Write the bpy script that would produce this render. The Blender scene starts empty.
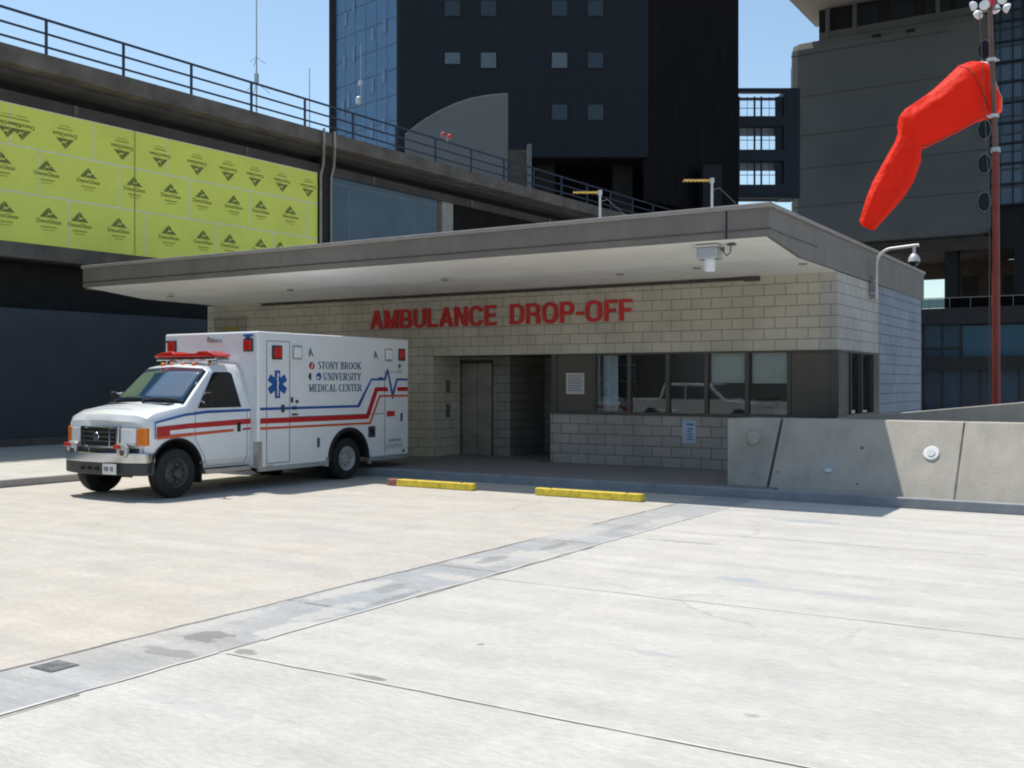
import bpy, bmesh, math, random
from mathutils import Vector, Matrix
random.seed(7)
# ------------------------------------------------------------------ camera, sky, sun
TH = math.radians(32.0); FPX = 1050.0; Y0 = 382.0; H = 1.80
sc = bpy.context.scene
cam_d = bpy.data.cameras.new('camera'); cam = bpy.data.objects.new('camera', cam_d)
sc.collection.objects.link(cam); sc.camera = cam
cam_d.sensor_width = 36; cam_d.lens = 36*FPX/1024
cam_d.shift_y = (384-Y0)/1024*-1
cam_d.clip_end = 3000; cam_d.clip_start = .05
cam.location = (0, 0, H); cam.rotation_euler = (math.pi/2, 0, TH)
SUN = Vector((-.375, .10, 1.0)).normalized()
w = bpy.data.worlds.new('World'); sc.world = w; w.use_nodes = True
nt = w.node_tree; bg = nt.nodes['Background']
sky = nt.nodes.new('ShaderNodeTexSky'); sky.sky_type = 'NISHITA'; sky.sun_disc = False
sky.sun_elevation = math.asin(SUN.z); sky.sun_rotation = math.atan2(SUN.x, SUN.y)
sky.air_density = 1.0; sky.dust_density = .9; sky.ozone_density = 0.0
tn = nt.nodes.new('ShaderNodeMix'); tn.data_type = 'RGBA'; tn.blend_type = 'MULTIPLY'; tn.inputs[0].default_value = 1; tn.inputs[7].default_value = (.92, 1.0, .98, 1)
nt.links.new(sky.outputs[0], tn.inputs[6]); nt.links.new(tn.outputs[2], bg.inputs[0]); bg.inputs[1].default_value = .125
sl = bpy.data.lights.new('sun', 'SUN'); so = bpy.data.objects.new('sun', sl); sc.collection.objects.link(so)
sl.energy = 3.5; sl.angle = math.radians(.53); sl.color = (1, .945, .865)
so.rotation_euler = SUN.to_track_quat('Z', 'Y').to_euler(); so.location = (0, 0, 40)
vs = sc.view_settings
vs.view_transform = 'Standard'; vs.look = 'None'; vs.gamma = 1; vs.use_curve_mapping = False
vs.exposure = .42
sc.cycles.pixel_filter_type = 'BLACKMAN_HARRIS'; sc.cycles.filter_width = 2.0
sc.cycles.max_bounces = 8; sc.cycles.diffuse_bounces = 4
# ------------------------------------------------------------------ survey helpers
FV = Vector((-math.sin(TH), math.cos(TH), 0)); RV = Vector((math.cos(TH), math.sin(TH), 0))
def ray(px): return FV + RV*((px-512)/FPX)
def onY(px, Y): r = ray(px); return r.x*Y/r.y            # X where the sight line meets the plane y = Y
def onX(px, X): r = ray(px); return r.y*X/r.x
def zat(py, X, Y): return H + (Y0-py)/FPX*(Vector((X, Y, 0)).dot(FV))
def far(px, py, d): p = ray(px)*d; return Vector((p.x, p.y, H+(Y0-py)/FPX*d))
# ------------------------------------------------------------------ materials
def hexc(r, g, b): return (r, g, b, 1)
def newmat(name):
    m = bpy.data.materials.new(name); m.use_nodes = True
    return m, m.node_tree, m.node_tree.nodes['Principled BSDF']
def N(t, typ, **k):
    n = t.nodes.new(typ)
    for a, v in k.items(): setattr(n, a, v)
    return n
def mat(name, col, rough=.6, metal=0, var=.12, scale=3.0, bump=0.0, bscale=40, coat=0, spec=None, emit=None, stretch=(1, 1, 1)):
    m, t, b = newmat(name)
    b.inputs['Roughness'].default_value = rough; b.inputs['Metallic'].default_value = metal
    if coat: b.inputs['Coat Weight'].default_value = coat; b.inputs['Coat Roughness'].default_value = .05
    if spec is not None: b.inputs['Specular IOR Level'].default_value = spec
    if emit: b.inputs['Emission Color'].default_value = (*col, 1); b.inputs['Emission Strength'].default_value = emit
    tc = N(t, 'ShaderNodeNewGeometry')
    mp = N(t, 'ShaderNodeMapping'); mp.inputs['Scale'].default_value = stretch
    t.links.new(tc.outputs['Position'], mp.inputs[0])
    n = N(t, 'ShaderNodeTexNoise'); n.inputs['Scale'].default_value = scale; n.inputs['Detail'].default_value = 6; n.inputs['Roughness'].default_value = .65
    t.links.new(mp.outputs[0], n.inputs[0])
    r = N(t, 'ShaderNodeMapRange'); r.inputs['From Min'].default_value = .3; r.inputs['From Max'].default_value = .7
    r.inputs['To Min'].default_value = 1-var; r.inputs['To Max'].default_value = 1+var
    t.links.new(n.outputs[0], r.inputs[0])
    mx = N(t, 'ShaderNodeMix', data_type='RGBA', blend_type='MULTIPLY'); mx.inputs[0].default_value = 1
    mx.inputs[6].default_value = (*col, 1); t.links.new(r.outputs[0], mx.inputs[7])
    t.links.new(mx.outputs[2], b.inputs['Base Color'])
    if bump:
        n2 = N(t, 'ShaderNodeTexNoise'); n2.inputs['Scale'].default_value = bscale; n2.inputs['Detail'].default_value = 4
        t.links.new(mp.outputs[0], n2.inputs[0])
        bp = N(t, 'ShaderNodeBump'); bp.inputs['Strength'].default_value = bump; bp.inputs['Distance'].default_value = .02
        t.links.new(n2.outputs[0], bp.inputs['Height']); t.links.new(bp.outputs[0], b.inputs['Normal'])
    return m
def concrete_mat(name, base, warm, streak=.5, spots=()):
    m, t, b = newmat(name); b.inputs['Roughness'].default_value = .85
    g = N(t, 'ShaderNodeNewGeometry')
    def noise(sc_, st, det=6, rot=0):
        mp = N(t, 'ShaderNodeMapping'); mp.inputs['Scale'].default_value = st; mp.inputs['Rotation'].default_value = (0, 0, rot)
        t.links.new(g.outputs['Position'], mp.inputs[0])
        n = N(t, 'ShaderNodeTexNoise'); n.inputs['Scale'].default_value = sc_; n.inputs['Detail'].default_value = det; n.inputs['Roughness'].default_value = .6
        t.links.new(mp.outputs[0], n.inputs[0]); return n
    def rng(n, a, b_, lo, hi):
        r = N(t, 'ShaderNodeMapRange'); r.inputs['From Min'].default_value = a; r.inputs['From Max'].default_value = b_
        r.inputs['To Min'].default_value = lo; r.inputs['To Max'].default_value = hi; t.links.new(n.outputs[0], r.inputs[0]); return r
    big = noise(.35, (1, 1, 1)); stk = noise(1.1, (.35, 2.6, 1), 7, .05); fine = noise(22, (.5, 1.6, 1), 4); mid = noise(2.2, (1, 1, 1), 8)
    c = N(t, 'ShaderNodeMix', data_type='RGBA'); c.inputs[6].default_value = (*base, 1); c.inputs[7].default_value = (*warm, 1)
    t.links.new(rng(big, .35, .65, 0, 1).outputs[0], c.inputs[0])
    prev = c.outputs[2]
    for nn, a, b_, lo, hi in ((stk, .35, .7, 1-.24*streak, 1+.10*streak), (mid, .35, .7, .92, 1.05), (fine, .3, .7, .87, 1.09), (noise(90, (1, 1, 1), 2), .3, .7, .90, 1.08)):
        mx = N(t, 'ShaderNodeMix', data_type='RGBA', blend_type='MULTIPLY'); mx.inputs[0].default_value = 1
        t.links.new(prev, mx.inputs[6]); t.links.new(rng(nn, a, b_, lo, hi).outputs[0], mx.inputs[7]); prev = mx.outputs[2]
    vo = N(t, 'ShaderNodeTexVoronoi', feature='DISTANCE_TO_EDGE'); vo.inputs['Scale'].default_value = .28
    wn_ = noise(1.7, (1, 1, 1), 6); va = N(t, 'ShaderNodeMix', data_type='RGBA'); va.inputs[0].default_value = .35; t.links.new(g.outputs['Position'], va.inputs[6]); t.links.new(wn_.outputs['Color'], va.inputs[7]); t.links.new(va.outputs[2], vo.inputs['Vector'])
    ck = rng(vo, .0, .0045, .40, 0); gate = rng(noise(.5, (1, 1, 1), 2), .48, .60, 0, 1)
    cm_ = N(t, 'ShaderNodeMath', operation='MULTIPLY'); t.links.new(ck.outputs[0], cm_.inputs[0]); t.links.new(gate.outputs[0], cm_.inputs[1])
    mx = N(t, 'ShaderNodeMix', data_type='RGBA'); t.links.new(cm_.outputs[0], mx.inputs[0]); t.links.new(prev, mx.inputs[6]); mx.inputs[7].default_value = (.2, .19, .18, 1); prev = mx.outputs[2]
    # bluish worn patches and small dark spots
    pt = rng(noise(.9, (.7, 2.2, 1), 8), .58, .70, 0, .38)
    mx = N(t, 'ShaderNodeMix', data_type='RGBA'); t.links.new(pt.outputs[0], mx.inputs[0]); t.links.new(prev, mx.inputs[6])
    mx.inputs[7].default_value = (base[0]*.74, base[1]*.78, base[2]*.85, 1); prev = mx.outputs[2]
    sp = rng(noise(3.3, (.8, 1.5, 1), 3), .71, .76, 0, .45)
    mx = N(t, 'ShaderNodeMix', data_type='RGBA'); t.links.new(sp.outputs[0], mx.inputs[0]); t.links.new(prev, mx.inputs[6])
    mx.inputs[7].default_value = (.22, .21, .2, 1); prev = mx.outputs[2]
    if spots:
        dn = noise(7, (1, 1, 1), 9); sx = N(t, 'ShaderNodeSeparateXYZ'); t.links.new(g.outputs['Position'], sx.inputs[0])
        def mth(op, a, b_=None):
            m_ = N(t, 'ShaderNodeMath', operation=op)
            for i_, v_ in enumerate((a, b_)):
                if v_ is None: continue
                if isinstance(v_, (int, float)): m_.inputs[i_].default_value = v_
                else: t.links.new(v_, m_.inputs[i_])
            return m_.outputs[0]
        for cx, cy, rx, ry, col, st in spots:
            d2 = mth('ADD', mth('POWER', mth('DIVIDE', mth('SUBTRACT', sx.outputs[0], cx), rx), 2.0), mth('POWER', mth('DIVIDE', mth('SUBTRACT', sx.outputs[1], cy), ry), 2.0))
            d2 = mth('ADD', d2, mth('MULTIPLY', mth('SUBTRACT', dn.outputs[0], .5), 5.0))
            r = N(t, 'ShaderNodeMapRange'); r.inputs['From Min'].default_value = 1.25; r.inputs['From Max'].default_value = .75; r.inputs['To Min'].default_value = 0; r.inputs['To Max'].default_value = st
            t.links.new(d2, r.inputs[0]); mx = N(t, 'ShaderNodeMix', data_type='RGBA'); t.links.new(r.outputs[0], mx.inputs[0]); t.links.new(prev, mx.inputs[6]); mx.inputs[7].default_value = (*col, 1); prev = mx.outputs[2]
    t.links.new(prev, b.inputs['Base Color'])
    bp = N(t, 'ShaderNodeBump'); bp.inputs['Strength'].default_value = .35; bp.inputs['Distance'].default_value = .006
    t.links.new(fine.outputs[0], bp.inputs['Height']); t.links.new(bp.outputs[0], b.inputs['Normal'])
    return m
def block_mat(name, c1, c2, mortar, bw=.406, bh=.203, z0=.14, x0=0, ms=.011, off=.5, bump=.5, local=False, rough=.8):
    m, t, b = newmat(name); b.inputs['Roughness'].default_value = rough
    g = N(t, 'ShaderNodeNewGeometry'); tc = N(t, 'ShaderNodeTexCoord')
    src = tc.outputs['Object'] if local else g.outputs['Position']
    nsrc = tc.outputs['Normal'] if local else g.outputs['Normal']
    s = N(t, 'ShaderNodeSeparateXYZ'); t.links.new(src, s.inputs[0])
    sn = N(t, 'ShaderNodeSeparateXYZ'); t.links.new(nsrc, sn.inputs[0])
    ab = N(t, 'ShaderNodeMath', operation='ABSOLUTE'); t.links.new(sn.outputs[0], ab.inputs[0])
    gt = N(t, 'ShaderNodeMath', operation='GREATER_THAN'); t.links.new(ab.outputs[0], gt.inputs[0]); gt.inputs[1].default_value = .7
    mixx = N(t, 'ShaderNodeMix', data_type='FLOAT'); t.links.new(gt.outputs[0], mixx.inputs[0]); t.links.new(s.outputs[0], mixx.inputs[2]); t.links.new(s.outputs[1], mixx.inputs[3])
    ax = N(t, 'ShaderNodeMath', operation='SUBTRACT'); t.links.new(mixx.outputs[0], ax.inputs[0]); ax.inputs[1].default_value = x0-400*bw
    az = N(t, 'ShaderNodeMath', operation='SUBTRACT'); t.links.new(s.outputs[2], az.inputs[0]); az.inputs[1].default_value = z0-40*bh
    cb = N(t, 'ShaderNodeCombineXYZ'); t.links.new(ax.outputs[0], cb.inputs[0]); t.links.new(az.outputs[0], cb.inputs[1])
    br = N(t, 'ShaderNodeTexBrick'); br.offset = off; br.inputs['Scale'].default_value = 1; br.inputs['Brick Width'].default_value = bw
    br.inputs['Row Height'].default_value = bh; br.inputs['Mortar Size'].default_value = ms; br.inputs['Mortar Smooth'].default_value = .15
    br.inputs['Color1'].default_value = (*c1, 1); br.inputs['Color2'].default_value = (*c2, 1); br.inputs['Mortar'].default_value = (*mortar, 1); br.inputs['Bias'].default_value = -.1
    t.links.new(cb.outputs[0], br.inputs[0])
    n = N(t, 'ShaderNodeTexNoise'); n.inputs['Scale'].default_value = 1.3; n.inputs['Detail'].default_value = 8; t.links.new(src, n.inputs[0])
    r = N(t, 'ShaderNodeMapRange'); r.inputs['From Min'].default_value = .3; r.inputs['From Max'].default_value = .7; r.inputs['To Min'].default_value = .86; r.inputs['To Max'].default_value = 1.12
    t.links.new(n.outputs[0], r.inputs[0])
    mx = N(t, 'ShaderNodeMix', data_type='RGBA', blend_type='MULTIPLY'); mx.inputs[0].default_value = 1
    t.links.new(br.outputs['Color'], mx.inputs[6]); t.links.new(r.outputs[0], mx.inputs[7]); t.links.new(mx.outputs[2], b.inputs['Base Color'])
    if bump:
        inv = N(t, 'ShaderNodeMath', operation='SUBTRACT'); inv.inputs[0].default_value = 1; t.links.new(br.outputs['Fac'], inv.inputs[1])
        bp = N(t, 'ShaderNodeBump'); bp.inputs['Strength'].default_value = bump; bp.inputs['Distance'].default_value = .008
        t.links.new(inv.outputs[0], bp.inputs['Height']); t.links.new(bp.outputs[0], b.inputs['Normal'])
    return m
def glass_mat(name, tint=(.75, .85, .85), refl=1.0):
    m = bpy.data.materials.new(name); m.use_nodes = True; t = m.node_tree; t.nodes.clear()
    o = N(t, 'ShaderNodeOutputMaterial'); tr = N(t, 'ShaderNodeBsdfTransparent'); tr.inputs[0].default_value = (*tint, 1)
    gl = N(t, 'ShaderNodeBsdfGlossy'); gl.inputs['Roughness'].default_value = .015
    fr = N(t, 'ShaderNodeFresnel'); fr.inputs[0].default_value = 1.5
    mu = N(t, 'ShaderNodeMath', operation='MULTIPLY'); mu.inputs[1].default_value = 1.7*refl; mu.use_clamp = True
    t.links.new(fr.outputs[0], mu.inputs[0]); mx = N(t, 'ShaderNodeMixShader')
    t.links.new(mu.outputs[0], mx.inputs[0]); t.links.new(tr.outputs[0], mx.inputs[1]); t.links.new(gl.outputs[0], mx.inputs[2]); t.links.new(mx.outputs[0], o.inputs[0])
    return m
M = {}
BS = (.33, .36, .39); DS = (.17, .165, .16)
M['slab'] = concrete_mat('slab_concrete', (.49, .465, .42), (.51, .47, .405), .4, ((-6.6, 12.3, .3, .12, BS, .5), (-9, 9.5, 1.2, .3, BS, .2), (-7.4, 7.6, .5, .2, BS, .2)))
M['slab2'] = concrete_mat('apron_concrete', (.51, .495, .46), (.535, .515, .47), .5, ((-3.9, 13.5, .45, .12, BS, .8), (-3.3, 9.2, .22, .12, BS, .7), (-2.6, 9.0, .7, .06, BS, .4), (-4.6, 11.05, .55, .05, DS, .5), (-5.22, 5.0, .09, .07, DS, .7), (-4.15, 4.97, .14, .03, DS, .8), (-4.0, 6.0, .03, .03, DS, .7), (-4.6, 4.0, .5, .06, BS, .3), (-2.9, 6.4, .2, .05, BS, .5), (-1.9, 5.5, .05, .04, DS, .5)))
M['strip'] = concrete_mat('gutter_concrete', (.33, .355, .375), (.46, .445, .42), .8, ((-5.75, 6.35, .42, .025, DS, .8), (-5.75, 8.35, .42, .02, DS, .8), (-5.75, 10.4, .42, .03, DS, .7), (-5.45, 5.6, .12, .3, (.48, .465, .43), .85), (-6.0, 7.0, .14, .5, (.47, .455, .42), .8), (-5.85, 8.7, .28, .2, (.47, .455, .42), .8), (-6.05, 5.55, .1, .5, (.46, .445, .42), .7), (-5.45, 6.9, .06, .3, DS, .5), (-5.6, 9.4, .28, .22, (.47, .455, .42), .8), (-5.95, 11.0, .22, .6, (.46, .44, .41), .7), (-5.5, 12.6, .2, .5, (.47, .45, .42), .7), (-5.6, 7.9, .3, .12, (.46, .44, .41), .8), (-5.6, 4.7, .3, .08, (.16, .15, .14), .5), (-5.75, 5.15, .17, .14, DS, .75), (-5.8, 8.9, .1, .25, DS, .5), (-5.7, 10.0, .09, .3, DS, .5), (-5.75, 7.2, .1, .25, DS, .45), (-5.7, 11.8, .1, .4, DS, .3), (-5.55, 6.2, .12, .4, (.47, .45, .42), .7)))
M['walk'] = concrete_mat('walk_concrete', (.33, .325, .31), (.38, .36, .33), .5)
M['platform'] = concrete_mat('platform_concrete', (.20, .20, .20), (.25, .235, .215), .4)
M['joint_dark'] = mat('joint_dark', (.16, .145, .13), .9, var=.5, scale=4)
M['joint_light'] = mat('joint_light', (.53, .515, .49), .8, var=.15, scale=3)
M['block'] = block_mat('tan_block', (.545, .505, .41), (.505, .465, .38), (.32, .295, .25))  # warm ground bounce put into the colour; the side block is greyer
M['block_grey'] = block_mat('grey_block', (.40, .37, .33), (.34, .32, .29), (.20, .19, .175))
M['block_side'] = block_mat('side_block', (.46, .435, .39), (.48, .455, .41), (.26, .25, .23), ms=.009)
M['block_blue'] = block_mat('blue_block', (.25, .285, .33), (.27, .305, .35), (.13, .155, .19), ms=.012)
M['block_dark'] = block_mat('dark_block', (.32, .30, .27), (.28, .265, .24), (.16, .15, .14))  # darker copy of the tan block: shade inside the alcove put into colour
M['fascia'] = mat('fascia_metal', (.205, .178, .155), .5, .1, var=.16, scale=1.6, stretch=(1.3, 1.3, .5))
M['fascia_trim'] = mat('fascia_trim', (.33, .30, .27), .45, .1, var=.1)
M['soffit'] = mat('soffit_paint', (.90, .89, .84), .7, var=.07, scale=1.1)
M['roofing'] = mat('roofing', (.5, .5, .48), .9, var=.15)
M['frame'] = mat('bronze_frame', (.085, .078, .068), .45, .3, var=.08)
M['panel_br'] = mat('bronze_panel', (.10, .088, .072), .5, .2, var=.08)
M['glass'] = glass_mat('window_glass', (.92, .95, .95))
M['steel'] = mat('stainless', (.50, .48, .45), .36, .75, var=.25, scale=1.4, stretch=(1, 1, 2))
M['steel_dark'] = mat('dark_steel', (.13, .12, .11), .4, .7)
M['red_letter'] = mat('red_letter', (.60, .032, .032), .4, var=.12)
M['white'] = mat('white_paint', (.78, .78, .77), .5, var=.05)
M['paper'] = mat('paper', (.55, .54, .52), .8, var=.05)
M['grey_ink'] = mat('grey_ink', (.22, .22, .23), .8)
M['blue_sign'] = mat('pale_blue_sign', (.42, .52, .60), .6, var=.1)
M['blue_ink'] = mat('blue_ink', (.10, .20, .36), .6)
M['room_wall'] = mat('room_wall', (.16, .165, .17), .8)
M['room_dark'] = mat('room_dark', (.06, .06, .06), .8)
M['blind'] = mat('roller_blind', (.78, .80, .76), .8, var=.06, stretch=(6, 1, .2))
M['curtain'] = mat('pale_curtain', (.78, .84, .88), .8, var=.18, scale=2, stretch=(5, 1, .2))
M['yellow_paint'] = mat('yellow_paint', (.72, .55, .05), .65, var=.32, scale=9, bump=.4, bscale=30)
M['red_worn'] = mat('worn_red', (.32, .14, .11), .8, var=.4, scale=14)
M['wall_conc'] = mat('wall_concrete', (.42, .39, .335), .85, var=.13, scale=2.2, bump=.25, bscale=22, stretch=(1.6, 1.6, .5))
M['pier_conc'] = mat('pier_concrete', (.38, .355, .31), .85, var=.16, scale=2.2, bump=.15, bscale=15)
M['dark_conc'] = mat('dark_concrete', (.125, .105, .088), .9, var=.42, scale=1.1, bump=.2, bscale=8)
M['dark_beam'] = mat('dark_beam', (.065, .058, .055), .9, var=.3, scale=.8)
M['black_void'] = mat('shade_and_trim_black', (.022, .021, .021), .9, var=.3)  # near-black base: deep shade of recesses put into colour; also dark trim, joints
M['shaded_wall'] = mat('deep_shade_wall', (.052, .060, .070), .85, var=.14, scale=1.2, bump=.15, bscale=6)  # deep shade on the lower wall put into this dark bluish colour
M['sheathing'] = mat('yellow_sheathing', (.76, .79, .13), .7, var=.07, scale=.7)
M['seam'] = mat('seam_tape', (.72, .72, .50), .7, var=.12, scale=3)
M['print'] = mat('dark_print', (.19, .21, .05), .8, var=.15, scale=8)
M['print_faint'] = mat('faint_print', (.33, .37, .06), .8)
M['rail'] = mat('rail_blue', (.02, .032, .065), .5, .2)
M['pipe'] = mat('pipe_grey', (.30, .28, .25), .6, var=.2)
M['galv'] = mat('galvanised', (.48, .50, .50), .42, .6, var=.1)
M['galv_light'] = mat('pale_metal', (.62, .62, .60), .45, .3)
M['lens_w'] = mat('white_lens', (.80, .82, .84), .25, var=.03)
M['tower_sky_glass'] = block_mat('tower_sky_reflection', (.07, .16, .28), (.08, .175, .30), (.028, .055, .095), 1.45, 2.1, 0, 0, .05, 0, 0, True, .18)  # reflected sky put into the blue base colour; same glass as the dark face
M['tower_dark'] = block_mat('tower_glass_dark', (.0065, .0095, .0145), (.0072, .0105, .016), (.004, .006, .009), 1.45, 2.1, 0, 0, .045, 0, 0, True, .8)  # matte dark copy of the tower glass, without the reflected sky colour
M['tower_brown'] = mat('tower_brown', (.012, .0095, .0085), .95, spec=.2, var=.35, scale=.7, stretch=(3, 3, .3))
M['tower_win'] = mat('tower_window', (.10, .13, .15), .3, var=.2)
M['tower_win_dim'] = mat('tower_window_dim', (.022, .034, .045), .3, var=.2)
M['tower_win_blue'] = mat('tower_window_blue', (.12, .21, .33), .3, var=.2)
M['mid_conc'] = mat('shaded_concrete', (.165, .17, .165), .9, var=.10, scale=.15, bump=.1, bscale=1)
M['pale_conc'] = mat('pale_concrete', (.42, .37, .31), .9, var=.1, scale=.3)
M['bridge_blind'] = mat('bridge_blind', (.32, .36, .40), .7)
M['pale_rim'] = mat('pale_rim', (.30, .31, .32), .6)
M['link_dark'] = mat('link_cladding', (.022, .03, .045), .7)
M['curtain_glass'] = block_mat('curtain_wall_glass', (.09, .14, .22), (.05, .08, .13), (.02, .03, .045), 2.2, 1.9, 0, 0, .16, 0, 0, False, .25)
M['pod_glass'] = block_mat('podium_glass', (.022, .05, .085), (.016, .032, .055), (.008, .012, .02), 1.1, 3.9, 0, 0, .1, 0, 0, False, .25)
M['under_brown'] = mat('undercroft_brown', (.075, .058, .045), .9, var=.3, scale=.2)
M['red_pole'] = mat('red_pole', (.22, .035, .02), .5, var=.2, scale=5)
M['grey_pole'] = mat('rusty_pole', (.17, .10, .07), .5, .3, var=.2)
M['tan_brick'] = mat('far_brick', (.07, .055, .045), .9, var=.2)
M['asphalt'] = mat('asphalt', (.30, .295, .285), .9, var=.15, scale=1.5)
# ambulance
M['amb_white'] = mat('white_body_paint', (.78, .79, .80), .25, var=.03, scale=2, coat=.6)
M['amb_blue'] = mat('blue_stripe', (.02, .09, .33), .35, var=.05)
M['amb_red'] = mat('red_stripe', (.45, .018, .02), .35, var=.06)
M['amb_orange'] = mat('orange_stripe', (.60, .10, .035), .35, var=.06)
M['rubber'] = mat('rubber', (.012, .012, .012), .75, var=.2, scale=10)
M['arch'] = mat('wheel_well_black', (.006, .006, .006), .95)
M['dark_glass'] = mat('dark_vehicle_glass', (.008, .010, .012), .04, var=.1, spec=.55)
M['wind_glass'] = mat('windshield_glass', (.022, .06, .11), .03, var=.1, spec=1.0, coat=1)  # blue base colour stands in for sky reflected in the windshield
M['chrome'] = mat('chrome', (.62, .64, .66), .12, 1.0, var=.03)
M['bumper_dark'] = mat('bumper_grey', (.05, .05, .052), .5, var=.15)
M['lens_red'] = mat('red_lens', (.55, .02, .015), .15, var=.15, scale=20, coat=.5)
M['lens_orange'] = mat('orange_lens', (.78, .20, .01), .15, var=.15, scale=20, coat=.5)
M['head_lens'] = mat('headlight_lens', (.80, .84, .86), .1, .1, var=.06, coat=.6)
M['text_blue'] = mat('slate_lettering', (.05, .09, .18), .5)
M['text_brown'] = mat('faded_lettering', (.28, .22, .20), .6)
M['text_pale'] = mat('pale_lettering', (.36, .46, .60), .5)
M['seam_line'] = mat('door_seam', (.16, .18, .20), .6)
M['diamond'] = mat('tread_plate', (.50, .48, .45), .35, .7, var=.15, scale=30)
M['rim'] = mat('wheel_steel', (.07, .07, .07), .5, .4, var=.2)
M['rim_light'] = mat('painted_rim', (.34, .34, .33), .5, .1, var=.2)
M['dash'] = mat('dashboard', (.20, .40, .42), .7)
# windsock cloth: thin, lets sun through
def cloth():
    m, t, b = newmat('windsock_cloth'); o = t.nodes['Material Output']
    b.inputs['Specular IOR Level'].default_value = .15; b.inputs['Base Color'].default_value = (.95, .040, .014, 1); b.inputs['Roughness'].default_value = .6
    tl = N(t, 'ShaderNodeBsdfTranslucent'); tl.inputs[0].default_value = (1.0, .055, .02, 1)
    mx = N(t, 'ShaderNodeMixShader'); mx.inputs[0].default_value = .32
    g = N(t, 'ShaderNodeNewGeometry'); n = N(t, 'ShaderNodeTexNoise'); n.inputs['Scale'].default_value = 3; n.inputs['Detail'].default_value = 5; t.links.new(g.outputs['Position'], n.inputs[0])
    bp = N(t, 'ShaderNodeBump'); bp.inputs['Strength'].default_value = .7; bp.inputs['Distance'].default_value = .12; t.links.new(n.outputs[0], bp.inputs['Height'])
    t.links.new(bp.outputs[0], b.inputs['Normal']); t.links.new(bp.outputs[0], tl.inputs['Normal'])
    t.links.new(b.outputs[0], mx.inputs[1]); t.links.new(tl.outputs[0], mx.inputs[2]); t.links.new(mx.outputs[0], o.inputs[0])
    return m
M['cloth'] = cloth(); M['cloth_seam'] = mat('cloth_seam', (.45, .03, .015), .7)
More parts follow.
